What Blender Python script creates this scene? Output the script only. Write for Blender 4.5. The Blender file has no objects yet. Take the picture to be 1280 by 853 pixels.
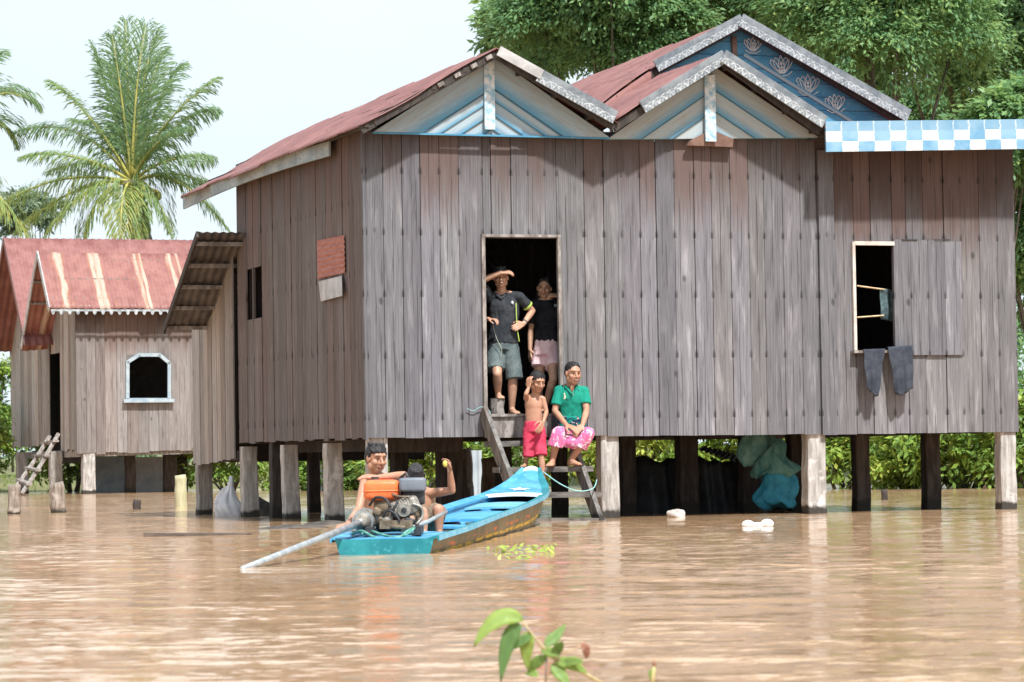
import bpy, bmesh, math, random
import numpy as np
from mathutils import Vector, Matrix, Euler
random.seed(7); RNG = np.random.default_rng(11)
SC = bpy.context.scene; COL = SC.collection
R = math.radians
# ------------------------------------------------------------ camera
F = 3800.0; CX, CY = 640.0, 426.5; HOR = 578.0; ROLL = -0.0155; CAMH = 0.64
cam_d = bpy.data.cameras.new('camera'); cam = bpy.data.objects.new('camera', cam_d); COL.objects.link(cam)
cam_d.sensor_width = 36; cam_d.lens = F/1280*36; cam_d.clip_end = 6000; cam_d.clip_start = 0.1
PITCH = math.atan((HOR-CY)/F)
CM = (Matrix.Rotation(R(90)+PITCH, 3, 'X') @ Matrix.Rotation(ROLL, 3, 'Z'))
cam.matrix_world = Matrix.Translation((0, 0, CAMH)) @ CM.to_4x4()
SC.camera = cam
cam_d.dof.use_dof = True; cam_d.dof.focus_distance = 33.5; cam_d.dof.aperture_fstop = 9
CP = Vector((0, 0, CAMH))
def ray(px, py): return CM @ Vector(((px-CX)/F, -(py-CY)/F, -1.0))
def atY(px, py, Y):
    d = ray(px, py); return CP + d*(Y/d.y)
def onZ(px, py, z=0.0):
    d = ray(px, py); return CP + d*((z-CAMH)/d.z)
def proj(p):
    q = CM.transposed() @ (Vector(p)-CP); return (CX+F*q.x/-q.z, CY-F*q.y/-q.z)
class Frame:
    """a building's own axes: x along its facade, y into its depth"""
    def __init__(s, origin, ang):
        s.o = Vector((origin[0], origin[1], 0)); s.a = ang; s.m = Matrix.Rotation(ang, 3, 'Z'); s.mi = s.m.transposed()
    def loc(s, p): return s.mi @ (Vector(p)-s.o)
    def wor(s, p): return s.m @ Vector(p) + s.o
    def _r(s, px, py): return s.loc(CP), s.mi @ ray(px, py)
    def y(s, px, py, v):                      # point of the photo ray on the plane y = v
        o, d = s._r(px, py); return o + d*((v-o.y)/d.y)
    def x(s, px, py, u):
        o, d = s._r(px, py); return o + d*((u-o.x)/d.x)
# ------------------------------------------------------------ mesh builder
class MB:
    def __init__(s): s.v = []; s.f = []; s.uv = []; s.mi = []
    def _add(s, vs, fs, uvs=None, mi=0):
        b = len(s.v); s.v += [tuple(p) for p in vs]
        for i, f in enumerate(fs):
            s.f.append(tuple(b+k for k in f)); s.uv.append(uvs[i] if uvs else None); s.mi.append(mi)
    def hexa(s, p, mi=0, uv=None):            # p: 4 bottom (ccw from above), 4 top
        fs = [(3,2,1,0),(4,5,6,7),(0,1,5,4),(1,2,6,5),(2,3,7,6),(3,0,4,7)]
        s._add(p, fs, uv, mi); return s
    def box(s, c, d, rot=None, mi=0):
        c = Vector(c); h = Vector(d)/2
        P = [Vector((x*h.x, y*h.y, z*h.z)) for z in (-1,1) for x, y in ((-1,-1),(1,-1),(1,1),(-1,1))]
        if rot is not None: P = [rot @ p for p in P]
        return s.hexa([c+p for p in P], mi)
    def board(s, x0, x1, z0a, z0b, z1a, z1b, y, t, jit=0.0):   # upright board, front face at y, uv = across / metres up
        P = [(x0,y,z0a),(x1,y,z0b),(x1,y+t,z0b),(x0,y+t,z0a),(x0,y+jit,z1a),(x1,y+jit,z1b),(x1,y+t,z1b),(x0,y+t,z1a)]
        fs = [(3,2,1,0),(4,5,6,7),(0,1,5,4),(1,2,6,5),(2,3,7,6),(3,0,4,7)]
        U = {0:0,3:0,4:0,7:0,1:1,2:1,5:1,6:1}
        s._add(P, fs, [[(U[k], P[k][2]) for k in f] for f in fs]); return s
    def bar(s, a, b, w, h, up=(0,0,1), mi=0):  # rectangular bar a->b
        a = Vector(a); b = Vector(b); d = (b-a).normalized(); u = Vector(up)
        sd = d.cross(u).normalized(); u = sd.cross(d).normalized()
        P = []
        for q in (a, b):
            P += [q-sd*w/2-u*h/2, q+sd*w/2-u*h/2, q+sd*w/2+u*h/2, q-sd*w/2+u*h/2]
        L = (b-a).length
        fs = [(3,2,1,0),(4,5,6,7),(0,1,5,4),(1,2,6,5),(2,3,7,6),(3,0,4,7)]
        ac = [0,1,1,0,0,1,1,0]; al = [0]*4+[L]*4
        s._add(P, fs, [[(ac[k] if i < 2 else (0 if j in (0,3) else 1), al[k]) for j, k in enumerate(f)] for i, f in enumerate(fs)], mi); return s
    def tube(s, pts, r, n=8, mi=0, cap=True):
        pts = [Vector(p) for p in pts]; rs = r if isinstance(r, (list, tuple)) else [r]*len(pts)
        vs = []; fs = []; ref = None
        for i, p in enumerate(pts):
            d = (pts[min(i+1,len(pts)-1)]-pts[max(i-1,0)]).normalized()
            if ref is None: ref = Vector((0,0,1)) if abs(d.z) < .9 else Vector((1,0,0))
            a = d.cross(ref).normalized(); b = a.cross(d).normalized(); ref = b
            for k in range(n):
                t = 2*math.pi*k/n; vs.append(p+(a*math.cos(t)+b*math.sin(t))*rs[i])
        for i in range(len(pts)-1):
            for k in range(n):
                fs.append((i*n+k, i*n+(k+1)%n, (i+1)*n+(k+1)%n, (i+1)*n+k))
        if cap: fs += [tuple(range(n-1,-1,-1)), tuple(range((len(pts)-1)*n, len(pts)*n))]
        s._add(vs, fs, None, mi); return s
    def ell(s, c, r, rot=None, n=14, m=10, mi=0, sup=1.0):
        c = Vector(c); vs = []; fs = []
        sg = lambda x: math.copysign(abs(x)**sup, x)
        for i in range(1, m):
            th = math.pi*i/m
            for k in range(n):
                ph = 2*math.pi*k/n
                p = Vector((r[0]*sg(math.sin(th))*sg(math.cos(ph)), r[1]*sg(math.sin(th))*sg(math.sin(ph)), r[2]*sg(math.cos(th))))
                vs.append(c+(rot @ p if rot is not None else p))
        t = Vector((0,0,r[2])); b = -t
        vs += [c+(rot @ t if rot is not None else t), c+(rot @ b if rot is not None else b)]
        for i in range(m-2):
            for k in range(n): fs.append((i*n+k, (i+1)*n+k, (i+1)*n+(k+1)%n, i*n+(k+1)%n))
        T = len(vs)-2
        for k in range(n):
            fs.append((T, k, (k+1)%n)); fs.append((T+1, (m-2)*n+(k+1)%n, (m-2)*n+k))
        s._add(vs, fs, None, mi); return s
    def cap(s, p0, r0, p1, r1, n=14, flat=False):    # tapered capsule (or flat-ended cone)
        p0 = Vector(p0); p1 = Vector(p1); d = (p1-p0); L = d.length; d = d/L if L > 1e-6 else Vector((0,0,1))
        ref = Vector((0,0,1)) if abs(d.z) < .9 else Vector((1,0,0)); a = d.cross(ref).normalized(); b = a.cross(d).normalized()
        prof = [(0, r0), (L, r1)] if flat else [(-r0*math.sin(t), r0*math.cos(t)) for t in (1.35,.9,.45,0)] + [(L+r1*math.sin(t), r1*math.cos(t)) for t in (0,.45,.9,1.35)]
        vs = []; fs = []
        for z, q in prof:
            for k in range(n):
                t = 2*math.pi*k/n; vs.append(p0+d*z+(a*math.cos(t)+b*math.sin(t))*q)
        for i in range(len(prof)-1):
            for k in range(n): fs.append((i*n+k, i*n+(k+1)%n, (i+1)*n+(k+1)%n, (i+1)*n+k))
        fs += [tuple(range(n-1,-1,-1)), tuple(range((len(prof)-1)*n, len(prof)*n))]
        s._add(vs, fs); return s
    def ecap(s, p0, ra, p1, rb, side, n=18):         # flat-ended elliptical section: ra=(side,front) radii
        p0 = Vector(p0); p1 = Vector(p1); d = (p1-p0).normalized(); sd = Vector(side); sd = (sd-d*sd.dot(d)).normalized(); fr = d.cross(sd)
        vs = []
        for p, q in ((p0, ra), (p1, rb)):
            for k in range(n):
                t = 2*math.pi*k/n; vs.append(p+sd*math.cos(t)*q[0]+fr*math.sin(t)*q[1])
        fs = [(k, (k+1)%n, n+(k+1)%n, n+k) for k in range(n)] + [tuple(range(n-1,-1,-1)), tuple(range(n, 2*n))]
        s._add(vs, fs); return s
    def poly(s, pts, th):                            # flat outline of points extruded along vector th
        n = len(pts); pts = [Vector(p) for p in pts]; th = Vector(th)
        s._add(pts+[p+th for p in pts], [tuple(range(n-1,-1,-1)), tuple(range(n,2*n))]+[(k,(k+1)%n,n+(k+1)%n,n+k) for k in range(n)]); return s
    def sheet(s, fn, nu, nv, th=None, mi=0):         # fn(a,b)->point; uv = a,b; th: thickness vector
        g = [[Vector(fn(i/nu, j/nv)) for j in range(nv+1)] for i in range(nu+1)]
        W = nv+1
        vs = [p for r_ in g for p in r_]; fs = []; uv = []
        q = lambda i, j: (i/nu, j/nv)
        for i in range(nu):
            for j in range(nv):
                fs.append((i*W+j, (i+1)*W+j, (i+1)*W+j+1, i*W+j+1)); uv.append([q(i,j),q(i+1,j),q(i+1,j+1),q(i,j+1)])
        if th is not None:
            th = Vector(th); N = len(vs); vs = vs+[p+th for p in vs]
            for i in range(nu):
                for j in range(nv):
                    fs.append((N+i*W+j+1, N+(i+1)*W+j+1, N+(i+1)*W+j, N+i*W+j)); uv.append([q(i,j+1),q(i+1,j+1),q(i+1,j),q(i,j)])
            for i in range(nu):
                for j in (0, nv):
                    fs.append((i*W+j, (i+1)*W+j, N+(i+1)*W+j, N+i*W+j)); uv.append([q(i,j),q(i+1,j),q(i+1,j),q(i,j)])
            for j in range(nv):
                for i in (0, nu):
                    fs.append((i*W+j, i*W+j+1, N+i*W+j+1, N+i*W+j)); uv.append([q(i,j),q(i,j+1),q(i,j+1),q(i,j)])
        s._add(vs, fs, uv, mi); return s
    def build(s, name, mat, parent=None, smooth=False, fix=True):
        me = bpy.data.meshes.new(name); me.from_pydata(s.v, [], s.f)
        ul = me.uv_layers.new(name='UVMap'); flat = []
        for f, u in zip(s.f, s.uv):
            for k in range(len(f)): flat += list(u[k]) if u else [0.5, 0.0]
        ul.data.foreach_set('uv', flat)
        for m in (mat if isinstance(mat, (list, tuple)) else [mat]): me.materials.append(m)
        me.polygons.foreach_set('material_index', s.mi)
        if fix:
            bm = bmesh.new(); bm.from_mesh(me); bmesh.ops.recalc_face_normals(bm, faces=bm.faces); bm.to_mesh(me); bm.free()
        me.polygons.foreach_set('use_smooth', [smooth]*len(me.polygons)); me.update()
        o = bpy.data.objects.new(name, me); COL.objects.link(o)
        if parent is not None: o.parent = parent
        return o
def tag(o, label=None, cat=None, group=None, kind=None):
    if label: o['label'] = label
    if cat: o['category'] = cat
    if group: o['group'] = group
    if kind: o['kind'] = kind
    return o
def thing(name, label, cat, loc=(0,0,0), rz=0, group=None):
    o = bpy.data.objects.new(name, None); COL.objects.link(o); o.empty_display_size = .2
    o.location = loc; o.rotation_euler = (0,0,rz); bpy.context.view_layer.update()
    return tag(o, label, cat, group)
def copy_tree(o, parent=None):
    c = o.copy(); COL.objects.link(c); c.parent = parent
    for ch in list(o.children): copy_tree(ch, c)
    return c
def at_world(o, parent):
    """mesh written in world coordinates, hung under an unrotated Empty"""
    o.parent = parent; o.matrix_parent_inverse = parent.matrix_world.inverted(); return o
def leaf_mesh(name, C, D, N, L, W, mat, tone, parent=None, fold=.0, shape='diamond'):
    """many leaf-sized faces: centre C, along D, normal N, length L, width W, tone = point attribute"""
    n = len(C); D = D/np.linalg.norm(D,axis=1,keepdims=True); S = np.cross(D,N); S /= (np.linalg.norm(S,axis=1,keepdims=True)+1e-9)
    L = np.asarray(L).reshape(-1,1); W = np.asarray(W).reshape(-1,1)
    Nn = np.cross(S,D)
    V = np.empty((n,4,3)); V[:,0] = C-D*L/2; V[:,1] = C+S*W/2+Nn*W*fold-D*L*.05; V[:,2] = C+D*L/2-Nn*L*.12; V[:,3] = C-S*W/2+Nn*W*fold-D*L*.05
    me = bpy.data.meshes.new(name); me.vertices.add(4*n); me.vertices.foreach_set('co', V.ravel().astype(np.float32))
    me.loops.add(4*n); me.loops.foreach_set('vertex_index', np.arange(4*n, dtype=np.int32))
    me.polygons.add(n); me.polygons.foreach_set('loop_start', np.arange(0,4*n,4,dtype=np.int32))
    try: me.polygons.foreach_set('loop_total', np.full(n,4,dtype=np.int32))
    except Exception: pass
    a = me.attributes.new('tone','FLOAT','POINT'); a.data.foreach_set('value', np.repeat(np.asarray(tone),4).astype(np.float32))
    me.materials.append(mat); me.update(calc_edges=True); me.validate()
    o = bpy.data.objects.new(name, me); COL.objects.link(o)
    if parent is not None: o.parent = parent
    return o
# ------------------------------------------------------------ material helpers
def nd(nt, t, ins=None, **pr):
    n = nt.nodes.new(t)
    for k, v in pr.items(): setattr(n, k, v)
    for k, v in (ins or {}).items():
        s = n.inputs[k]
        if isinstance(v, bpy.types.NodeSocket): nt.links.new(v, s)
        else: s.default_value = v
    return n
def c4(c): return (*c, 1) if len(c) == 3 else c
def mixc(nt, f, a, b, mode='MIX'):
    n = nt.nodes.new('ShaderNodeMix'); n.data_type = 'RGBA'; n.blend_type = mode; n.clamp_factor = True
    for i, v in ((0, f), (6, a), (7, b)):
        if isinstance(v, bpy.types.NodeSocket): nt.links.new(v, n.inputs[i])
        else: n.inputs[i].default_value = c4(v) if i else v
    return n.outputs[2]
def mt(nt, op, a, b=None, c=None, clamp=False):
    n = nt.nodes.new('ShaderNodeMath'); n.operation = op; n.use_clamp = clamp
    for i, v in enumerate((a, b, c)):
        if v is None: continue
        if isinstance(v, bpy.types.NodeSocket): nt.links.new(v, n.inputs[i])
        else: n.inputs[i].default_value = v
    return n.outputs[0]
def mr(nt, v, a, b, c=0.0, d=1.0, smooth=True):
    n = nd(nt, 'ShaderNodeMapRange', {'Value': v, 'From Min': a, 'From Max': b, 'To Min': c, 'To Max': d})
    n.interpolation_type = 'SMOOTHSTEP' if smooth else 'LINEAR'; return n.outputs['Result']
def noise(nt, vec, scale, detail=4, rough=.55, out='Fac', dist=0):
    return nd(nt, 'ShaderNodeTexNoise', {'Vector': vec, 'Scale': scale, 'Detail': detail, 'Roughness': rough, 'Distortion': dist}).outputs[out]
def comb(nt, x, y, z): return nd(nt, 'ShaderNodeCombineXYZ', {'X': x, 'Y': y, 'Z': z}).outputs[0]
def ramp(nt, f, stops):
    n = nd(nt, 'ShaderNodeValToRGB', {'Fac': f}); e = n.color_ramp.elements
    while len(e) < len(stops): e.new(.5)
    for k, (p, c) in enumerate(stops): e[k].position = p; e[k].color = c4(c)
    return n.outputs['Color']
def M(name, rough=.7, metal=0, spec=.5):
    m = bpy.data.materials.new(name); m.use_nodes = True; nt = m.node_tree; nt.nodes.clear()
    b = nd(nt, 'ShaderNodeBsdfPrincipled', {'Roughness': rough, 'Metallic': metal, 'Specular IOR Level': spec})
    o = nd(nt, 'ShaderNodeOutputMaterial', {'Surface': b.outputs[0]})
    return m, nt, b
def setc(nt, b, sock, key='Base Color'): nt.links.new(sock, b.inputs[key])
def bump(nt, b, h, strength=.4, dist=.01):
    n = nd(nt, 'ShaderNodeBump', {'Height': h, 'Strength': strength, 'Distance': dist}); nt.links.new(n.outputs[0], b.inputs['Normal'])
def obj_co(nt): return nd(nt, 'ShaderNodeTexCoord').outputs['Object']
def gen_mat(name, c1, c2, scale=8, rough=.7, metal=0, det=5, stretch=(1,1,1), bumpd=.004, c3=None, spec=.4):
    """plain surface with blotches of a second (and third) colour and a fine grain"""
    m, nt, b = M(name, rough, metal, spec)
    v = nd(nt, 'ShaderNodeMapping', {'Vector': obj_co(nt), 'Scale': stretch}).outputs[0]
    n1 = noise(nt, v, scale, det); n2 = noise(nt, v, scale*5, 4)
    c = mixc(nt, mr(nt, n1, .35, .65), c1, c2)
    if c3: c = mixc(nt, mr(nt, n2, .55, .72), c, c3)
    setc(nt, b, c); setc(nt, b, mr(nt, n2, .2, .8, max(rough-.12,0.02), min(rough+.12,1)), 'Roughness')
    if bumpd: bump(nt, b, n2, .5, bumpd)
    return m
# ------------------------------------------------------------ materials
def wood(name, lo, hi, brown=None, zb=None, nail=True, rows=.70, row0=.0, var=.5, pale=(.36,.355,.37)):
    """weathered upright boards: each board its own tone, grain along the board, nail stains at the battens,
    and unbleached red-brown timber where rain never reaches (zb = heights between which it fades)"""
    m, nt, b = M(name, .85, 0, .25)
    uv = nd(nt, 'ShaderNodeSeparateXYZ', {'Vector': nd(nt, 'ShaderNodeUVMap').outputs[0]})
    u, z = uv.outputs[0], uv.outputs[1]
    rnd = nd(nt, 'ShaderNodeNewGeometry').outputs['Random Per Island']
    off = mt(nt, 'MULTIPLY', rnd, 61.0)
    g1 = noise(nt, comb(nt, mt(nt,'MULTIPLY',u,9.0), mt(nt,'MULTIPLY',z,.55), off), 3.0, 7, .62)
    g2 = noise(nt, comb(nt, mt(nt,'MULTIPLY',u,1.6), mt(nt,'MULTIPLY',z,1.0), off), 1.6, 4, .6)
    g3 = noise(nt, comb(nt, mt(nt,'MULTIPLY',u,30.0), mt(nt,'MULTIPLY',z,.9), off), 2.0, 3, .6)
    c = ramp(nt, g1, [(.28, lo), (.5, tuple((a+b_)/2 for a, b_ in zip(lo, hi))), (.72, hi)])
    c = mixc(nt, mr(nt, g2, .52, .78, 0, .55), c, pale)
    c = mixc(nt, mr(nt, g2, .46, .26, 0, .55), c, tuple(x*.55 for x in lo))
    r2 = mt(nt, 'FRACT', mt(nt, 'MULTIPLY', rnd, 17.3))
    tone = nd(nt, 'ShaderNodeHueSaturation', {'Color': c, 'Value': mt(nt,'ADD', mt(nt,'MULTIPLY',r2,var), 1.0-var*.5), 'Saturation': mt(nt,'ADD', mt(nt,'MULTIPLY',rnd,.9), .5)})
    r3 = mt(nt, 'FRACT', mt(nt, 'MULTIPLY', rnd, 41.7)); c = mixc(nt, mr(nt, r3, .5, 1.0, 0, .14), tone.outputs[0], tuple(x*k_ for x, k_ in zip(hi, (.78,.62,.52))))
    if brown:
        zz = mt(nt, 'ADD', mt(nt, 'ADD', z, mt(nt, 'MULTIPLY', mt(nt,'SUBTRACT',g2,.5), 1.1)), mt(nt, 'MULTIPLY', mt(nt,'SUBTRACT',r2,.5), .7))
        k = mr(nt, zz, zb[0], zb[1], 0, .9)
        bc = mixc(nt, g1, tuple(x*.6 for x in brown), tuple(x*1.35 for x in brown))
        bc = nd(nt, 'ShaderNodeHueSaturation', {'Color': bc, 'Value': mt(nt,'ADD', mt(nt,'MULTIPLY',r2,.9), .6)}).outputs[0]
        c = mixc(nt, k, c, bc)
    if nail:
        fr = mt(nt, 'FRACT', mt(nt, 'DIVIDE', mt(nt,'SUBTRACT', z, row0), rows))
        ed = mt(nt, 'MINIMUM', u, mt(nt,'SUBTRACT',1.0,u))
        k = mt(nt, 'MULTIPLY', mr(nt, ed, .10, .04), mt(nt,'MULTIPLY', mr(nt, fr, .0, .02), mr(nt, fr, .17, .06)))
        k = mt(nt, 'MULTIPLY', k, mr(nt, g3, .35, .6, .25, .85))
        c = mixc(nt, k, c, (.025,.022,.022))
        k2 = mt(nt,'MULTIPLY', mr(nt, fr, .14, .2), mr(nt, fr, .5, .2)); pass
    vo = nd(nt, 'ShaderNodeTexVoronoi', {'Vector': comb(nt, mt(nt,'MULTIPLY',u,.21), mt(nt,'MULTIPLY',z,.55), off), 'Scale': 2.1}).outputs['Distance']
    c = mixc(nt, mr(nt, vo, .075, .03, 0, .7), c, tuple(x*.35 for x in lo))
    wv = mt(nt,'MULTIPLY', mt(nt,'SUBTRACT', noise(nt, comb(nt, 0.0, mt(nt,'MULTIPLY',z,1.3), off), 1.5, 3), .5), .12)
    for q, (a_, b_) in enumerate(((.22, .3), (.5, .35))):              # drying cracks that wander along the grain
        d = mt(nt,'ABSOLUTE', mt(nt,'SUBTRACT', mt(nt,'ADD', u, wv), mt(nt,'ADD', a_, mt(nt,'MULTIPLY', mt(nt,'FRACT', mt(nt,'MULTIPLY', rnd, 29.1+q*17)), b_))))
        on = mr(nt, noise(nt, comb(nt, q*7.7, mt(nt,'MULTIPLY',z,.8), off), 1.4, 2), .47, .56)
        c = mixc(nt, mt(nt,'MULTIPLY', mr(nt, d, .03, .008), mt(nt,'MULTIPLY', on, .75)), c, tuple(x*.3 for x in lo))
    setc(nt, b, c); bump(nt, b, mt(nt,'ADD', g1, mt(nt,'MULTIPLY',g3,.5)), .55, .006)
    return m
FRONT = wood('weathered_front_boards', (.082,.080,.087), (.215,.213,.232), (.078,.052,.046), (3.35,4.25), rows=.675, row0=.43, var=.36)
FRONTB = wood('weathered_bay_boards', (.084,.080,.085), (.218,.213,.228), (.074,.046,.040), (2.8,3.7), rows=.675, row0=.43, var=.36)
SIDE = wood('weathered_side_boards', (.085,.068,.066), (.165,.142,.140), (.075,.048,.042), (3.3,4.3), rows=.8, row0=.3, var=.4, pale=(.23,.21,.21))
ANNEX = wood('weathered_annex_boards', (.17,.150,.138), (.37,.340,.318), None, nail=False, var=.6, pale=(.45,.4,.37))
FARW = wood('far_house_boards', (.14,.125,.118), (.29,.26,.25), (.10,.065,.055), (3.6,4.4), nail=False, var=.45, pale=(.36,.33,.32))
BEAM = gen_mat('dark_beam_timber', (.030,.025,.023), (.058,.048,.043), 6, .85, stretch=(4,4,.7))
TREADW = gen_mat('dark_worn_tread', (.075,.068,.064), (.17,.155,.145), 5, .85, stretch=(1,4,4), bumpd=.006)
OLDW = gen_mat('old_grey_timber', (.15,.13,.115), (.32,.29,.27), 5, .88, stretch=(3,3,1), c3=(.09,.075,.065), bumpd=.008)
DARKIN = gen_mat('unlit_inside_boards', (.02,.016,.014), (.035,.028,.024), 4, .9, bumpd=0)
def post_mat(name, a, b_, stain=(.03,.028,.024), pale=None, top=.12):
    m, nt, b = M(name, .9, 0, .2)
    geo = nd(nt, 'ShaderNodeNewGeometry'); p = geo.outputs['Position']
    z = nd(nt, 'ShaderNodeSeparateXYZ', {'Vector': p}).outputs[2]
    v = nd(nt, 'ShaderNodeMapping', {'Vector': p, 'Scale': (9,9,1.3)}).outputs[0]
    n1 = noise(nt, v, 2.2, 6, .65); n2 = noise(nt, p, 7, 5)
    c = mixc(nt, mr(nt, n1, .35, .68), a, b_)
    if pale: c = mixc(nt, mr(nt, n2, .55, .7, 0, .8), c, pale)
    zz = mt(nt, 'ADD', z, mt(nt,'MULTIPLY', mt(nt,'SUBTRACT',n2,.5), .14))
    c = mixc(nt, mr(nt, zz, top, top-.05, 0, .95), c, stain)      # wet silt line left by the flood
    c = mixc(nt, mr(nt, zz, 1.05, 1.25, 0, .45), c, (.12,.085,.07))
    setc(nt, b, c); bump(nt, b, mt(nt,'ADD',n1,n2), .7, .012); return m
POSTW = post_mat('whitened_post', (.25,.235,.22), (.48,.46,.44), pale=(.58,.565,.545))
POSTG = post_mat('grey_post', (.2,.185,.17), (.38,.36,.335), top=.1)
POSTM = post_mat('pale_grey_post', (.26,.245,.23), (.48,.46,.44), pale=(.58,.56,.54), top=.1)
POSTD = post_mat('shaded_post', (.03,.026,.024), (.07,.06,.055), top=.16)  # darkened post timber: the shade under the houses is put into its colour
POSTB = post_mat('rough_bark_post', (.14,.115,.095), (.34,.29,.25), pale=(.42,.38,.34), top=.07)
def tin(name, a, b_, bare, rust, k_bare=(.66,.74), across=9.0, along=.9, streaks=()):
    """painted sheet roof: uv x = along the ridge, y = down the slope; paint worn off in streaks that run down it"""
    m, nt, b = M(name, .55, .0, .4)
    co = obj_co(nt); uv = nd(nt, 'ShaderNodeSeparateXYZ', {'Vector': nd(nt, 'ShaderNodeUVMap').outputs[0]})
    u, v = uv.outputs[0], uv.outputs[1]
    s1 = noise(nt, comb(nt, mt(nt,'MULTIPLY',u,across), mt(nt,'MULTIPLY',v,along), 3.7), 2.0, 5, .6)
    s2 = noise(nt, co, 2.3, 6, .65); s3 = noise(nt, comb(nt, mt(nt,'MULTIPLY',u,across*5), mt(nt,'MULTIPLY',v,along*2), .3), 2.5, 5, .7)
    c = mixc(nt, mr(nt, s2, .35, .66), a, b_)
    c = mixc(nt, mr(nt, s3, .56, .74, 0, .7), c, rust)
    c = mixc(nt, mr(nt, s1, k_bare[0], k_bare[1], 0, .92), c, bare)
    for sx, sw in streaks:                              # single runs where the paint has come off down to the metal
        w1 = noise(nt, comb(nt, mt(nt,'MULTIPLY',u,60.0), mt(nt,'MULTIPLY',v,2.5), sx*50), 1.0, 5, .65); w2 = noise(nt, comb(nt, 0.0, mt(nt,'MULTIPLY',v,1.6), sx*90), 1.0, 2)
        d = mt(nt,'ABSOLUTE', mt(nt,'SUBTRACT', u, mt(nt,'ADD', sx, mt(nt,'MULTIPLY', mt(nt,'SUBTRACT', w2, .5), .012))))
        d = mt(nt,'ADD', d, mt(nt,'MULTIPLY', mt(nt,'SUBTRACT', w1, .5), sw*2.6))
        c = mixc(nt, mr(nt, d, sw*1.0, sw*.75, 0, .8), c, rust); c = mixc(nt, mt(nt,'MULTIPLY', mr(nt, d, sw*.8, sw*.35, 0, .95), mr(nt, s3, .68, .45, .35, 1)), c, bare)
    c = mixc(nt, mr(nt, noise(nt, co, 14, 3), .66, .72, 0, .85), c, (.045,.028,.022))
    setc(nt, b, c); setc(nt, b, mr(nt, s2, .3, .7, .42, .75), 'Roughness'); bump(nt, b, s2, .3, .01); return m
TIN = tin('faded_red_tin', (.165,.066,.060), (.24,.115,.106), (.40,.26,.24), (.12,.045,.038))
TINB = tin('red_tin_with_bare_streaks', (.205,.078,.068), (.28,.128,.110), (.43,.32,.26), (.28,.12,.07), (.64,.70), 4.2, .35, streaks=((.085,.022),(.245,.03),(.262,.018),(.44,.014),(.462,.012),(.60,.017),(.635,.01)))
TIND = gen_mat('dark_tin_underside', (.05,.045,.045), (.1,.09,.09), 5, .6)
def painted(name, wash, blue, bare):
    m, nt, b = M(name, .8, 0, .25)
    uv = nd(nt, 'ShaderNodeSeparateXYZ', {'Vector': nd(nt, 'ShaderNodeUVMap').outputs[0]}); u, l = uv.outputs[0], uv.outputs[1]
    rnd = mt(nt,'MULTIPLY', nd(nt, 'ShaderNodeNewGeometry').outputs['Random Per Island'], 23.)
    n1 = noise(nt, comb(nt, mt(nt,'MULTIPLY',u,1.5), l, rnd), 2.4, 6, .65); n2 = noise(nt, comb(nt, mt(nt,'MULTIPLY',u,7), l, rnd), 2.5, 5, .6)
    c = mixc(nt, mr(nt, n2, .4, .7, 0, .75), wash, bare)
    k = mt(nt,'MULTIPLY', mr(nt, mt(nt,'ADD',u,mt(nt,'MULTIPLY',mt(nt,'SUBTRACT',n1,.5),.5)), .42, .95), .85)
    c = mixc(nt, k, c, blue)
    c = mixc(nt, mr(nt, n1, .54, .70, 0, .65), c, bare)
    c = mixc(nt, mr(nt, u, .925, .965, 0, .85), c, (.025,.07,.11))
    setc(nt, b, c); bump(nt, b, n2, .4, .004); return m
GABLE = painted('washed_blue_gable_paint', (.31,.41,.47), (.06,.25,.40), (.29,.275,.25))
GABLE2 = painted('yellowed_blue_gable_paint', (.33,.40,.43), (.07,.25,.39), (.32,.28,.235))
BLUEW = gen_mat('deep_blue_gable_paint', (.045,.20,.34), (.075,.27,.42), 3, .7, stretch=(1,1,3), c3=(.14,.30,.40))
KING = gen_mat('king_post_paint', (.2,.38,.5), (.62,.66,.68), 13, .75, c3=(.75,.76,.76))
CHALK = gen_mat('white_brush_lines', (.52,.56,.57), (.72,.74,.74), 10, .85, bumpd=0)
def scallop(name):
    m, nt, b = M(name, .8, 0, .25)
    uv = nd(nt, 'ShaderNodeSeparateXYZ', {'Vector': nd(nt, 'ShaderNodeUVMap').outputs[0]}); u, l = uv.outputs[0], uv.outputs[1]
    co = obj_co(nt); n1 = noise(nt, co, 6, 5, .65); n2 = noise(nt, co, 30, 4)
    base = mixc(nt, mr(nt, n1, .35, .65), (.12,.14,.16), (.215,.24,.26))
    k = 0.0
    for sh, cy in ((0.0, .06), (.5, .06)):           # two staggered rows of brushed half rings
        x = mt(nt,'SUBTRACT', mt(nt,'FRACT', mt(nt,'ADD', mt(nt,'DIVIDE', l, .20), sh)), .5)
        y = mt(nt,'MULTIPLY', mt(nt,'SUBTRACT', u, cy), 1.05)
        d = mt(nt,'SQRT', mt(nt,'ADD', mt(nt,'MULTIPLY',x,x), mt(nt,'MULTIPLY',y,y)))
        ring = mt(nt,'MULTIPLY', mr(nt, d, .40, .44), mr(nt, d, .52, .48)); fill = mt(nt,'MULTIPLY', mr(nt, d, .20, .25, 0, .55), mr(nt, d, .34, .29))
        k = mt(nt,'MAXIMUM', k, mt(nt,'MAXIMUM', ring, fill))
    c = mixc(nt, mt(nt,'MULTIPLY', k, mr(nt, n2, .35, .65, .1, .75)), base, (.58,.61,.62))
    setc(nt, b, c); return m
SCAL = scallop('scalloped_bargeboard_paint')
FASC = gen_mat('pale_fascia_paint', (.20,.25,.275), (.30,.35,.37), 5, .8, stretch=(1,.4,1), c3=(.17,.18,.18))
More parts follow.
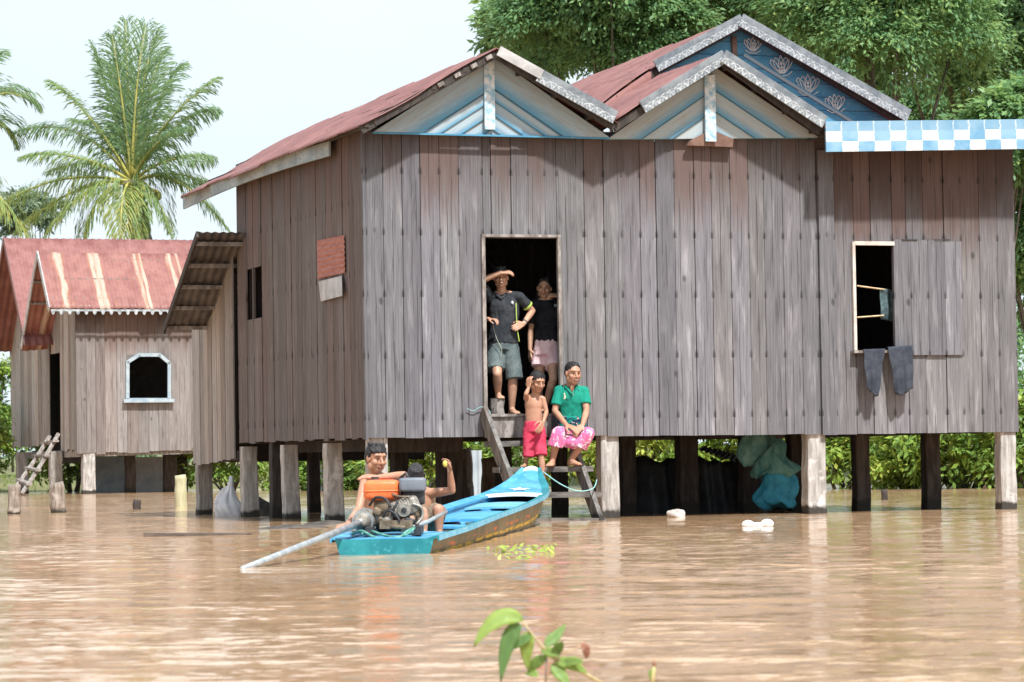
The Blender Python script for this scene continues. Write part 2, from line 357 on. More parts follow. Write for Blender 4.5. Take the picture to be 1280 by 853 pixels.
def checker(name):
    m, nt, b = M(name, .7, 0, .3)
    uv = nd(nt, 'ShaderNodeSeparateXYZ', {'Vector': nd(nt, 'ShaderNodeUVMap').outputs[0]}); a, v = uv.outputs[0], uv.outputs[1]
    co = obj_co(nt); n1 = noise(nt, co, 5, 5); n2 = noise(nt, co, 22, 4)
    a2 = mt(nt,'ADD', a, mt(nt,'MULTIPLY', mt(nt,'SUBTRACT', n2, .5), .25)); v2 = mt(nt,'ADD', v, mt(nt,'MULTIPLY', mt(nt,'SUBTRACT', n2, .5), .02))
    row = mt(nt,'FLOOR', mt(nt,'MULTIPLY', v2, 3.0)); cell = mt(nt,'FLOOR', a2)
    par = mt(nt,'MODULO', mt(nt,'ADD', row, cell), 2.0)
    lowr = mt(nt,'LESS_THAN', v2, .667)
    w = mt(nt,'MULTIPLY', par, lowr)
    seam = mt(nt,'MULTIPLY', mt(nt,'GREATER_THAN', v2, .667), mt(nt,'GREATER_THAN', mt(nt,'FRACT', a2), .93))
    blue = mixc(nt, mr(nt, n1, .35, .65), (.13,.29,.44), (.22,.38,.51))
    blue2 = mixc(nt, lowr, mixc(nt, .35, blue, (.15,.26,.36)), blue)
    c = mixc(nt, mt(nt,'MAXIMUM', w, mt(nt,'MULTIPLY', seam, .6)), blue2, mixc(nt, n2, (.52,.55,.56), (.68,.69,.69)))
    c = mixc(nt, mr(nt, n2, .62, .75, 0, .5), c, (.45,.47,.46))
    setc(nt, b, c); return m
CHECK = checker('blue_white_chequer_paint')
PATCH = gen_mat('rusty_red_tin_patch', (.27,.085,.07), (.36,.15,.12), 5, .7, stretch=(1,1,6), c3=(.42,.24,.16))
GREYTIN = gen_mat('bare_grey_tin', (.3,.29,.29), (.45,.44,.44), 6, .5)
WHITEP = gen_mat('chalky_white_paint', (.27,.35,.41), (.40,.46,.49), 6, .75, c3=(.17,.26,.33))
def leaf_mat(name, dark, mid, lite, yel, trans=.35):
    m, nt, b = M(name, .5, 0, .35)
    t = nd(nt, 'ShaderNodeAttribute', attribute_name='tone').outputs['Fac']; rnd = nd(nt, 'ShaderNodeNewGeometry').outputs['Random Per Island']
    k = mt(nt,'ADD', mt(nt,'MULTIPLY', t, .72), mt(nt,'MULTIPLY', rnd, .28))
    c = ramp(nt, k, [(.1, dark), (.42, mid), (.72, lite), (.96, yel)])
    setc(nt, b, c)
    tr = nd(nt, 'ShaderNodeBsdfTranslucent', {'Color': mixc(nt, .35, c, yel)})
    mx = nd(nt, 'ShaderNodeMixShader', {0: trans, 1: b.outputs[0], 2: tr.outputs[0]})
    out = [n for n in nt.nodes if n.type == 'OUTPUT_MATERIAL'][0]; nt.links.new(mx.outputs[0], out.inputs[0]); return m
LEAF = leaf_mat('feathery_tree_leaves', (.045,.12,.065), (.10,.225,.10), (.205,.36,.14), (.36,.49,.16), .45)
LEAFP = leaf_mat('haze_paled_leaves', (.13,.19,.14), (.18,.25,.18), (.24,.32,.22), (.30,.37,.24), .4)  # greens washed out: distance haze put into the leaf colour
BUSHL = leaf_mat('bright_bush_leaves', (.06,.13,.03), (.13,.24,.045), (.24,.36,.06), (.42,.46,.09))
PALML = leaf_mat('palm_leaflets', (.085,.17,.10), (.15,.27,.13), (.25,.37,.14), (.46,.44,.12), .5)
SAPL = leaf_mat('sapling_leaves', (.08,.20,.10), (.18,.33,.11), (.36,.50,.13), (.52,.55,.18), .5)
GRASS = leaf_mat('bank_grass_blades', (.07,.12,.03), (.12,.19,.04), (.2,.26,.06), (.3,.32,.09), .3)
BARK = gen_mat('tree_bark', (.09,.075,.06), (.17,.15,.125), 7, .9, stretch=(3,3,1), bumpd=.02)
PBARK = gen_mat('palm_bark', (.10,.085,.075), (.22,.2,.18), 6, .95, stretch=(1,1,6), bumpd=.02)
RACH = gen_mat('palm_midrib', (.22,.24,.07), (.42,.38,.10), 3, .6)
GROUND = gen_mat('muddy_grass_bank', (.10,.11,.04), (.17,.17,.07), .6, .95, c3=(.2,.15,.09), bumpd=.03)
# ------------------------------------------------------------ light and sky
SUN_EL, SUN_AZ = R(56), R(-27)                        # azimuth from behind the camera, towards its right
sd = Vector((math.sin(-SUN_AZ)*math.cos(SUN_EL), -math.cos(SUN_AZ)*math.cos(SUN_EL), math.sin(SUN_EL)))
sl = bpy.data.lights.new('sun', 'SUN'); sl.energy = 3.7; sl.angle = R(2.5); sl.color = (1, .98, .95)
so = bpy.data.objects.new('sun', sl); COL.objects.link(so); so.rotation_euler = sd.to_track_quat('Z', 'Y').to_euler(); so.location = (5, -5, 30)
W = bpy.data.worlds.new('World'); SC.world = W; W.use_nodes = True; wn = W.node_tree; wn.nodes.clear()
sky = nd(wn, 'ShaderNodeTexSky', sky_type='NISHITA', sun_disc=False, sun_elevation=SUN_EL, sun_rotation=math.atan2(sd.x, sd.y), altitude=20, air_density=1.3, dust_density=4.0, ozone_density=1.0)
tc = nd(wn, 'ShaderNodeTexCoord').outputs['Generated']
mp = nd(wn, 'ShaderNodeMapping', {'Vector': tc, 'Scale': (1, 1, 2.4)}).outputs[0]
cl = mr(wn, noise(wn, mp, 3.2, 6, .55), .30, .62, .82, 1.0)          # thin bright overcast
cloud = mixc(wn, cl, sky.outputs[0], (6.0, 6.8, 7.5))
bg = nd(wn, 'ShaderNodeBackground', {'Color': cloud, 'Strength': 0.085})
nd(wn, 'ShaderNodeOutputWorld', {'Surface': bg.outputs[0]})
vs = SC.view_settings; vs.view_transform = 'Standard'; vs.look = 'None'; vs.exposure = 0.92; vs.gamma = 1; vs.use_curve_mapping = False
SC.render.engine = 'CYCLES'; SC.cycles.use_denoising = True; SC.cycles.max_bounces = 8; SC.cycles.diffuse_bounces = 3; SC.cycles.transparent_max_bounces = 8; SC.cycles.caustics_reflective = False; SC.cycles.caustics_refractive = False
# ------------------------------------------------------------ ground and water
def ground_z(x, y):
    t = np.clip((y-66-15/(1+np.exp((x+4)*.9))-4*np.sin(x*.13)-1.6*np.sin(x*.5+1))/16, 0, 1); t = t*t*(3-2*t)
    return -1.1 + t*1.42 + np.clip(y-84, 0, 400)*.006 + .06*np.sin(x*1.1+y*.4)*np.sin(y*.7)*t
ys = np.concatenate([np.linspace(-20,50,6), np.arange(56,120,1.2), np.geomspace(121,5000,24)]); 
gx = np.concatenate([-np.geomspace(26,4000,16)[::-1], np.arange(-25,25.1,1.0), np.geomspace(26,4000,16)])
X, Y = np.meshgrid(gx, ys); Z = ground_z(X, Y)
def grid_obj(name, X, Y, Z, mat):
    nr, ncol = X.shape; me = bpy.data.meshes.new(name)
    V = np.stack([X, Y, Z], -1).reshape(-1, 3).astype(np.float32)
    i, j = np.meshgrid(np.arange(nr-1), np.arange(ncol-1), indexing='ij'); a = (i*ncol+j).ravel()
    Q = np.stack([a, a+1, a+ncol+1, a+ncol], -1).astype(np.int32)
    me.vertices.add(len(V)); me.vertices.foreach_set('co', V.ravel()); me.loops.add(Q.size); me.loops.foreach_set('vertex_index', Q.ravel())
    me.polygons.add(len(Q)); me.polygons.foreach_set('loop_start', np.arange(0, Q.size, 4, dtype=np.int32)); me.update(calc_edges=True); me.validate()
    me.polygons.foreach_set('use_smooth', np.ones(len(Q), dtype=bool)); me.materials.append(mat)
    o = bpy.data.objects.new(name, me); COL.objects.link(o); return o
tag(grid_obj('ground', X, Y, Z, GROUND), kind='structure')
def water_mat():
    m, nt, b = M('muddy_flood_water', .08, 0, .5); b.inputs['IOR'].default_value = 1.33
    p = nd(nt, 'ShaderNodeNewGeometry'); P = p.outputs['Position']; N = p.outputs['Normal']
    v1 = nd(nt, 'ShaderNodeMapping', {'Vector': P, 'Scale': (1.0, 2.0, 1)}).outputs[0]
    c1 = nd(nt, 'ShaderNodeVectorMath', {0: noise(nt, v1, 2.6, 3, .55, 'Color'), 1: (.5,.5,.5)}, operation='SUBTRACT').outputs[0]
    c2 = nd(nt, 'ShaderNodeVectorMath', {0: noise(nt, v1, 11.0, 3, .6, 'Color'), 1: (.5,.5,.5)}, operation='SUBTRACT').outputs[0]
    pat = mr(nt, noise(nt, P, .16, 3), .35, .65, .25, 1.45)      # breeze comes in patches
    s1 = nd(nt, 'ShaderNodeVectorMath', {0: c1, 1: (.16,.34,0)}, operation='MULTIPLY').outputs[0]
    s2 = nd(nt, 'ShaderNodeVectorMath', {0: c2, 1: (.20,.46,0)}, operation='MULTIPLY').outputs[0]
    s = nd(nt, 'ShaderNodeVectorMath', {0: s1, 1: s2}, operation='ADD').outputs[0]
    s = nd(nt, 'ShaderNodeVectorMath', {0: s, 'Scale': pat}, operation='SCALE').outputs[0]
    nn = nd(nt, 'ShaderNodeVectorMath', {0: nd(nt, 'ShaderNodeVectorMath', {0: N, 1: s}, operation='ADD').outputs[0]}, operation='NORMALIZE').outputs[0]
    nt.links.new(nn, b.inputs['Normal'])
    n1 = noise(nt, P, .35, 4); c = mixc(nt, mr(nt, n1, .35, .65), (.43,.26,.138), (.51,.33,.195)); setc(nt, b, c)
    return m
WATER = water_mat()
yr = [2.0]
while yr[-1] < 130: yr.append(yr[-1] + max(.03, min(1.5, yr[-1]**2*.00028)))
yr = np.array(yr); th = np.linspace(-1, 1, 330)
X = (yr[:, None]*.235+1.0)*th[None, :]; Y = np.repeat(yr[:, None], len(th), 1); Z = np.zeros_like(X)
for k in range(46):
    lam = RNG.uniform(.16, 1.1); ang = RNG.normal(0, .55)+.18; kx, ky = math.sin(ang)*2*math.pi/lam, math.cos(ang)*2*math.pi/lam
    A = .0013*lam**.8; fade = np.clip(lam*3/np.maximum(np.gradient(yr), .01), 0, 1)[:, None]
    env = .6+.8*np.sin(X*.21*RNG.uniform(.5,1.5)+RNG.uniform(0,6))*np.sin(Y*.17*RNG.uniform(.5,1.5)+RNG.uniform(0,6))
    Z += A*fade*env*np.sin(kx*X+ky*Y+RNG.uniform(0,6.28))
Z *= np.clip((38-Y)/10, .25, 1)
# outer ring: carry the sheet to both sides
Xo = np.concatenate([X[:, :1]-200, X, X[:, -1:]+200], 1); Yo = np.concatenate([Y[:, :1], Y, Y[:, -1:]], 1); Zo = np.concatenate([Z[:, :1]*0, Z, Z[:, -1:]*0], 1)
tag(grid_obj('water', Xo, Yo, Zo, WATER), kind='structure')
# ------------------------------------------------------------ the big stilt house
TH = math.atan(1308/F)
_p = onZ(760, 648); _f = Frame(_p, TH); H = Frame(_f.wor(_f.y(461, 548, 0)), TH)
house = thing('stilt_house', 'large grey plank house on stilts with open doorway and blue painted gables', 'house', H.o, TH)
def hb(mb, name, mat, parent=house, smooth=False): return mb.build(name, mat, parent, smooth)
pb0, pb1 = H.y(461, 548, 0), H.y(1275, 540, 0); pm = H.y(1025, 543, 0)
zb = lambda u: np.interp(u, [0, pm.x, pb1.x], [pb0.z, pm.z, pb1.z])
pt0, pt1 = H.y(475, 166, 0), H.y(1015, 177, 0)
zt = lambda u: pt0.z+(pt1.z-pt0.z)*(u-pt0.x)/(pt1.x-pt0.x)
UW = pb1.x; UA = pm.x                                   # right end of the house, start of the right bay
def opening(x0, y0, x1, y1, v=0):
    a = H.y(x0, (y0+y1)/2, v); b_ = H.y(x1, (y0+y1)/2, v); m_ = (x0+x1)/2
    return a.x, b_.x, H.y(m_, y1, v).z, H.y(m_, y0, v).z
DOOR = opening(606, 298, 698, 521); WIN = opening(1069, 303, 1117, 438)
def board_wall(mb, u0, u1, zlo, zhi, y=0.0, w=.215, t=.022, opens=(), seed=1, jag=.005, cut=None):
    r = random.Random(seed); e = [u0]
    while e[-1] < u1-w*1.3: e.append(e[-1]+w*r.uniform(.86, 1.14))
    e.append(u1)
    for o in opens:                                     # board edges fall on the jambs of each opening
        for q in o[:2]:
            k = min(range(1, len(e)-1), key=lambda i: abs(e[i]-q)); e[k] = q
    for a, b_ in zip(e[:-1], e[1:]):
        g = r.choice((.0015, .002, .003, .004, .006)); jy = y+r.uniform(-.006, .006); dj = r.uniform(-jag, jag)
        spans = [(None, None)]
        for o in opens:
            if o[0]-1e-4 <= a and b_ <= o[1]+1e-4: spans = [(None, o[2]), (o[3], None)]
        for lo, hi in spans:
            za, zb_ = (zlo(a)+dj, zlo(b_)+dj+r.uniform(-.004,.004)) if lo is None else (lo, lo)
            zc, zd = (zhi(a), zhi(b_)) if hi is None else (hi, hi)
            mb.board(a+g, b_-g, za, zb_, zc, zd, jy, t, r.uniform(-.004, .004))
wall = MB()
board_wall(wall, 0.0, UA, zb, lambda u: zt(u)+.06, opens=(DOOR,), seed=3)
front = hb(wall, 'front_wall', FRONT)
wall = MB(); zfa = H.y(1150, 178, 0).z
board_wall(wall, UA+.001, UW, zb, lambda u: zfa, y=.012, opens=(WIN,), seed=8, w=.235)
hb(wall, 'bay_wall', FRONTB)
# dark battens and lining seen only in the seams
ln = MB()
def lining(u0, u1, z0, z1): ln.box(((u0+u1)/2, .05, (z0+z1)/2), (u1-u0, .02, z1-z0))
zc0 = zb(0)+.03; zc1 = zt(0)
lining(.01, DOOR[0]-.01, zc0, zc1); lining(DOOR[1]+.01, UA, zc0, zc1-.03); lining(DOOR[0]-.01, DOOR[1]+.01, DOOR[3]+.012, zc1-.03)
lining(UA, WIN[0]-.01, zc0, zfa); lining(WIN[1]+.01, UW-.02, zc0, zfa); lining(WIN[0]-.01, WIN[1]+.01, zc0, WIN[2]-.01); lining(WIN[0]-.01, WIN[1]+.01, WIN[3]+.01, zfa)
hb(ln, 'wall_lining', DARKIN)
cb = MB()
for (xa, xb, seed) in ((1026, 1045, 1),):
    a, b_ = H.y(xa, 400, -.03).x, H.y(xb, 400, -.03).x
    cb.board(a, b_, zb(a)-.01, zb(b_)-.01, H.y(1035, 188, -.03).z, H.y(1035, 188, -.03).z, -.03, .03)
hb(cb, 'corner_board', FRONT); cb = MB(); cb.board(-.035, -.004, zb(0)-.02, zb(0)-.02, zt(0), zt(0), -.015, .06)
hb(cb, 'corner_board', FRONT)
# door and window trim
tr = MB(); d = DOOR
for q, wdt in ((d[0]-.012, .04), (d[1]+.012, .035)): tr.bar((q, -.012, d[2]), (q, -.012, d[3]+.02), wdt, .05, (0,1,0))
tr.bar((d[0]-.03, -.014, d[3]+.025), (d[1]+.03, -.014, d[3]+.025), .05, .03)
df = hb(tr, 'door_frame', OLDW)
wf = MB(); w_ = WIN
wf.bar((w_[0]-.02, -.01, w_[2]), (w_[0]-.02, -.01, w_[3]), .035, .05, (0,1,0)); wf.bar((w_[0]-.01, -.008, w_[3]-.015), (w_[1]+.01, -.008, w_[3]-.015), .05, .045)
wn_ = hb(wf, 'window', gen_mat('pale_window_frame', (.42,.37,.33), (.58,.53,.48), 9, .8))
sl_ = MB(); sl_.bar((w_[0]-.07, -.03, w_[2]-.02), (w_[1]+.12, -.03, w_[2]-.015), .14, .03); s_ = hb(sl_, 'sill', OLDW, wn_)
ROD = gen_mat('pale_bamboo_rod', (.5,.38,.22), (.62,.5,.32), 8, .6)
for ya, yb in ((357.5, 363), (397, 394)):
    rods = MB(); a = H.y(1071, ya, .12); b_ = H.y(1112, yb, .16); rods.tube([a, b_], .010, 6); hb(rods, 'rod', ROD, wn_)
# closed shutter beside the window
sh = MB(); s0, s1, z0, z1 = opening(1118, 300, 1203, 444, -.02); r_ = random.Random(5); u = s0
n_ = 4
for k in range(n_): sh.board(s0+(s1-s0)*k/n_+.002, s0+(s1-s0)*(k+1)/n_-.002, z0, z0, z1-.01*(k%2), z1-.02*(k//2), -.018, .016)
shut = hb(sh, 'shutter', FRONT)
for xx in (1137, 1178):
    hg = MB(); p = H.y(xx, 300, -.022); hg.box(p, (.2, .012, .012)); hb(hg, 'hinge_bar', BEAM, shut)
# ------------------------------------------------ side wall (faces left), its window and tin patch
VB = 5.85
szb = lambda v: np.interp(v, [0, VB], [pb0.z, H.x(297, 554.5, 0).z])
M_ = .61
apx1 = H.y(620, 60, -.42); UR1 = apx1.x; ZR1 = apx1.z; _e1 = H.y(447, 157, -.42); ML1 = (ZR1-_e1.z)/(UR1-_e1.x); _v1 = H.y(769, 151, -.42); MR1 = (ZR1-_v1.z)/(_v1.x-UR1); z1roof = lambda u: ZR1-(ML1*(UR1-u) if u < UR1 else MR1*(u-UR1))
class SideMB(MB): pass
sw = MB(); r_ = random.Random(9); e = [0.03]
while e[-1] < VB-.2: e.append(e[-1]+.23*r_.uniform(.85, 1.15))
e[-1] = VB
a0, b0 = H.x(327, 366, 0), H.x(308, 366, 0); SWO = (a0.y, b0.y, H.x(317, 399, 0).z, H.x(317, 335, 0).z)
for q in SWO[:2]:
    k = min(range(1, len(e)-1), key=lambda i: abs(e[i]-q)); e[k] = q
for a, b_ in zip(e[:-1], e[1:]):
    x = r_.uniform(-.006, .006); g = r_.choice((.002, .003, .005)); dj = r_.uniform(-.015, .015)
    spans = [(szb(a)+dj, None)]
    if SWO[0]-1e-4 <= a and b_ <= SWO[1]+1e-4: spans = [(szb(a)+dj, SWO[2]), (SWO[3], None)]
    for lo, hi in spans:
        hi = (z1roof(0)-.03) if hi is None else hi
        P = [(x, b_-g, lo), (x, a+g, lo), (x+.022, a+g, lo), (x+.022, b_-g, lo), (x, b_-g, hi), (x, a+g, hi), (x+.022, a+g, hi), (x+.022, b_-g, hi)]
        fs = [(3,2,1,0),(4,5,6,7),(0,1,5,4),(1,2,6,5),(2,3,7,6),(3,0,4,7)]; U = [0,1,1,0,0,1,1,0]
        sw._add(P, fs, [[(U[k], P[k][2]) for k in f] for f in fs])
hb(sw, 'side_wall', SIDE)
ln = MB(); ln.box((.06, (SWO[0])/2, (zc0+z1roof(0)-.1)/2), (.02, SWO[0]-.06, z1roof(0)-.1-zc0)); ln.box((.06, (SWO[1]+VB)/2, (zc0+z1roof(0)-.1)/2), (.02, VB-SWO[1]-.04, z1roof(0)-.1-zc0))
hb(ln, 'side_lining', DARKIN)
swn = None; sb = MB(); vm = (SWO[0]+SWO[1])/2; sb.box((.0, vm, (SWO[2]+SWO[3])/2), (.03, .05, SWO[3]-SWO[2])); 
swn = hb(sb, 'side_window', SIDE)
pt = MB(); P = [H.x(x_, y_, -.016) for x_, y_ in ((397, 349), (431, 341), (430, 294), (396, 301))]
pt.sheet(lambda a, b_: (P[0]*(1-a)+P[1]*a)*(1-b_)+(P[3]*(1-a)+P[2]*a)*b_+Vector((-.006*math.sin(b_*44), 0, 0)), 6, 24, (.005, 0, 0)); patch = hb(pt, 'tin_patch', PATCH)
P2 = [H.x(x_, y_, -.032) for x_, y_ in ((401, 377), (431, 370), (427, 345), (398, 352))]
pt = MB(); pt.sheet(lambda a, b_: (P2[0]*(1-a)+P2[1]*a)*(1-b_)+(P2[3]*(1-a)+P2[2]*a)*b_+Vector((-.03*(1-b_)*a, 0, 0)), 5, 5, (.004, 0, 0)); hb(pt, 'loose_sheet', GREYTIN, patch)
# back and far side walls, floor, so that the rooms are closed and dark
bk = MB(); zf = H.y(650, 521, 0).z
for k in range(36):
    a, b_ = UW*k/36, UW*(k+1)/36; bk.board(a+.002, b_-.002, zb(a), zb(a), min(4.6, ZR1-ML1*max(0,UR1-a)-.2), min(4.6, ZR1-ML1*max(0,UR1-b_)-.2), VB, .022)
hb(bk, 'back_wall', SIDE)
bk = MB()
for k in range(26):
    a, b_ = VB*k/26, VB*(k+1)/26; bk.box((UW-.012, (a+b_)/2+.02, (zb(UW)+zfa)/2), (.022, b_-a-.005, zfa-zb(UW)))
hb(bk, 'far_side_wall', SIDE)
fl = MB()
for k in range(26):
    a, b_ = .06+(VB-.08)*k/26, .06+(VB-.08)*(k+1)/26; fl.box((UW/2, (a+b_)/2, zf-.015), (UW-.05, b_-a-.004, .03))
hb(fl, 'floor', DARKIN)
bm_ = MB()
z_ = zf-.12
for v in (.16, 1.55, 3.0, 4.4, 5.7): bm_.bar((.03, v, z_), (UW-.05, v, z_), .09, .16)
for u in np.arange(.3, UW, .62): bm_.bar((u, .2, z_+.06), (u, VB-.1, z_+.06), .06, .08)
a = H.y(475, 556, .1); b_ = H.y(600, 555, .1); bm_.bar((.35, .75, a.z), (b_.x, .75, b_.z), .08, .17); bm_.bar((.42, .8, a.z), (.42, VB, a.z+.02), .08, .14)
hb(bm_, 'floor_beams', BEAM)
# ------------------------------------------------ roofs
def slope(mb, rf, rb, ef, eb, wl=.105, amp=.008, seed=0, ragged=.05):
    rf, rb, ef, eb = map(Vector, (rf, rb, ef, eb)); L = (rb-rf).length; n = (rb-rf).cross(ef-rf).normalized()
    if n.z < 0: n = -n
    r = random.Random(seed); ns = max(1, int(L/.72)); off = [r.uniform(-ragged, ragged) for _ in range(ns+1)]; lift = [r.uniform(-.006, .012) for _ in range(ns+1)]
    D_ = (ef-rf).length
    def fn(a, b_):
        k = min(ns-1, int(a*ns)); bb = b_*(1+off[k]/D_) if b_ > .9 else b_
        p = (rf*(1-a)+rb*a)*(1-bb)+(ef*(1-a)+eb*a)*bb
        step = .008 if b_ > .52 else 0
        return p+n*(amp*math.sin(2*math.pi*a*L/wl)+lift[k]-step+.02*math.sin(a*7+b_*5+seed)*math.sin(b_*math.pi))
    mb.sheet(fn, int(L/wl*6), 12, -n*.006); return n
VF = -.42; VBK = 8.6
vl = H.y(769, 151, VF)                                    # valley between the first two gables
UV_, UE1 = vl.x, _e1.x
EB = H.x(224, 246, UE1-.06)
rf1 = MB()
slope(rf1, (UR1, VF, ZR1), (UR1+.02, VBK, ZR1-.02), (UE1, VF, z1roof(UE1)), EB, seed=1)
slope(rf1, (UR1, VF, ZR1), (UR1+.02, VB+.3, ZR1-.02), (UV_, VF, z1roof(UV_)), (UV_, VB+.3, z1roof(UV_)), seed=2)
R1 = hb(rf1, 'left_roof', TIN, smooth=True)
# rafters, purlin ends and fascia under the left roof
rr = MB(); dz = .07
for v in (VF+.05, .06, 1.2, 2.4, 3.6, 4.8, VB):
    rr.bar((UR1, v, ZR1-dz), (UE1+.2, v, z1roof(UE1+.2)-dz-.01), .05, .07); 
    if v < VB+.1: rr.bar((UR1, v, ZR1-dz), (UV_, v, z1roof(UV_)-dz), .05, .07)
hb(rr, 'rafters', BEAM, R1)
pe = MB()
for xx in (498, 447.5, 393.5, 463):
    pass
for t in (.22, .45, .70, .93):
    u = UR1+(UE1-UR1)*t; pe.bar((u, VF+.02, z1roof(u)-.05), (u, VBK-.1, z1roof(u)-.05), .05, .05)
for t in (.25, .55, .85):
    u = UR1+(UV_-UR1)*t; pe.bar((u, VF+.02, z1roof(u)-.05), (u, VB, z1roof(u)-.05), .05, .05)
hb(pe, 'purlins', BEAM, R1)
for t in (.05, .16, .28, .40):
    u = UR1+(UE1-UR1)*t; q_ = MB(); q_.box((u, VF+.015, z1roof(u)-.06), (.075, .03, .045), Matrix.Rotation(R(-28), 3, 'Y')); hb(q_, 'purlin_end', OLDW, R1)
fa = MB(); f0 = H.x(412, 186, UE1+.10); f1 = H.x(230, 254.5, UE1+.03); nseg = 10
def fpt(t):
    p = f0.lerp(f1, t); return Vector((p.x, p.y, p.z+.05*math.sin(t*math.pi)))
for k in range(nseg):
    a, b_ = fpt(k/nseg), fpt((k+1)/nseg+ .002); fa.bar(a, b_, .025, .165-.012*k/nseg)
hb(fa, 'fascia', FASC, R1)
# right bargeboard of the first gable, plain tin strip above it
bb = MB(); A = H.y(623, 66, VF-.02); B = H.y(769, 147, VF-.02); m1 = A.lerp(B, .34)
bb.bar(m1, B, .025, .15); hb(bb, 'bargeboard', SCAL, R1)
bb = MB(); bb.bar(A+Vector((0, -.012, .02)), m1.lerp(B, .04)+Vector((0,-.014,.02)), .02, .11); hb(bb, 'ridge_strip', GREYTIN, R1)
bb = MB(); a = Vector((UR1-.02, VF+.05, ZR1-.075)); b_ = Vector((UE1+.05, VF+.05, z1roof(UE1+.05)-.07)); bb.bar(b_, a, .03, .10); hb(bb, 'rake_board', BEAM, R1)
# gable panels
def gable(BL, BR, AP, v, fr, mat, name):
    BL, BR, AP = H.y(*BL, v), H.y(*BR, v), H.y(*AP, v); BC = Vector((AP.x, v, BL.z+(BR.z-BL.z)*(AP.x-BL.x)/(BR.x-BL.x)))
    mb = MB()
    for E in (BL, BR):
        for i, (s, e_) in enumerate(zip(fr[:-1], fr[1:])):
            q = [E.lerp(BC, s), E.lerp(BC, e_), AP.lerp(BC, e_), AP.lerp(BC, s)]; y = -.016*(len(fr)-i)+.0
            L = (q[3]-q[0]).length; f = [p+Vector((0, y-.004, 0)) for p in q]; g = [Vector((p.x, v+.03, p.z)) for p in q]
            if E is BR: f = [f[0], f[3], f[2], f[1]]; g = [g[0], g[3], g[2], g[1]]; uvf = [(0,0),(0,L),(1,L),(1,0)]
            else: uvf = [(0,0),(1,0),(1,L),(0,L)]
            mb._add(f+g, [(0,1,2,3),(7,6,5,4),(0,4,5,1),(1,5,6,2),(2,6,7,3),(3,7,4,0)], [uvf, uvf]+[[(.9,0),(.9,.1),(.9,.1),(.9,0)]]*4)
    return mb.build(name, mat, house), BL, BR, AP, BC
g1, BL, BR, AP, BC = gable((464, 166), (758, 173), (612, 72), -.03, (0, .42, .56, .74, .93, 1.0), GABLE, 'left_gable')
tr = MB(); tr.bar(BL+Vector((0,-.085,-.012)), BR+Vector((0,-.085,-.012)), .03, .018); hb(tr, 'gable_rail', BLUEW, g1)
kp = MB(); a = H.y(611, 72, -.14); b_ = H.y(612, 162, -.14); kp.board(a.x-.06, a.x+.06, b_.z, b_.z, a.z, a.z, -.15, .03); hb(kp, 'king_post', KING, g1)
g2, BL2, BR2, AP2, BC2 = gable((756, 175), (1020, 173), (888, 84), -.03, (0, .33, .62, .94, 1.0), GABLE2, 'middle_gable')
kp = MB(); a = H.y(887, 94, -.14); b_ = H.y(889, 177, -.14); kp.board(a.x-.065, a.x+.065, b_.z, b_.z, a.z, a.z, -.15, .03); hb(kp, 'king_post', KING, g2)
br = MB(); br.poly([H.y(x_, y_, -.11) for x_, y_ in ((859, 182), (916, 184), (917, 174), (889, 162), (863, 176))], (0, .05, 0)); hb(br, 'bracket', gen_mat('red_brown_bracket', (.12,.065,.05), (.2,.12,.09), 6, .8), g2)
# second and third gable roofs
ap2 = H.y(905, 66, VF); e2r = H.y(1031, 158, VF)
m2 = (ap2.z-e2r.z)/(e2r.x-ap2.x); m2l = (ap2.z-z1roof(UV_))/(ap2.x-UV_)
V3 = 1.5; ap3 = H.y(929, 22, V3); e3r = H.y(1137, 148, V3); m3 = (ap3.z-e3r.z)/(e3r.x-ap3.x)
V3B = V3+5.2
rf2 = MB(); zv = z1roof(UV_)
slope(rf2, (ap2.x, VF, ap2.z), (ap2.x, V3B, ap2.z), (UV_-.02, VF, zv), (UV_-.02, V3B, zv), seed=4)
slope(rf2, (ap2.x, VF, ap2.z), (ap2.x, V3+.6, ap2.z), (e2r.x, VF, e2r.z), (e2r.x, V3+.6, e2r.z), seed=5)
R2 = hb(rf2, 'middle_roof', TIN, smooth=True)
rf3 = MB(); pE = H.y(812, 91, V3); ul3 = pE.x; zl3 = ap3.z-m3*(ap3.x-ul3); z2 = lambda u: ap2.z-m2l*(ap2.x-u)
slope(rf3, (ap3.x, V3, ap3.z), (ap3.x, V3B, ap3.z-.05), (ul3, V3, zl3), (ul3, V3B, zl3), seed=6, ragged=.0)
slope(rf3, (ul3, V3, zl3), (ul3, V3B, zl3), (UV_-.3, V3, z2(UV_-.3)+.03), (UV_-.3, V3B, z2(UV_-.3)+.03), seed=8, ragged=.0)
slope(rf3, (ap3.x, V3, ap3.z), (ap3.x, V3B, ap3.z-.05), (e3r.x, V3, e3r.z), (e3r.x, V3B, e3r.z), seed=7)
rf3.poly([(ul3+.03, V3+.02, zl3-.01), (UV_-.28, V3+.02, z2(UV_-.28)+.01), (UV_-.28, V3+.02, z2(UV_-.28)-.05), (ul3+.03, V3+.02, z2(ul3)-.05)], (0, .008, 0))
R3 = hb(rf3, 'rear_roof', TIN, smooth=True)
def barge(parent, A, B, h, name='bargeboard'):
    b1 = MB(); b1.bar(A, B, .025, h); return hb(b1, name, SCAL, parent)
barge(R2, H.y(803, 134, VF-.02), H.y(906, 70, VF-.02), .145); barge(R2, H.y(904.5, 70, VF-.045), H.y(1031, 153, VF-.045), .15)
barge(R3, H.y(820, 83, V3-.02), H.y(928, 25, V3-.02), .145); barge(R3, H.y(926, 25, V3-.045), H.y(1136, 145, V3-.045), .16)
rr = MB()
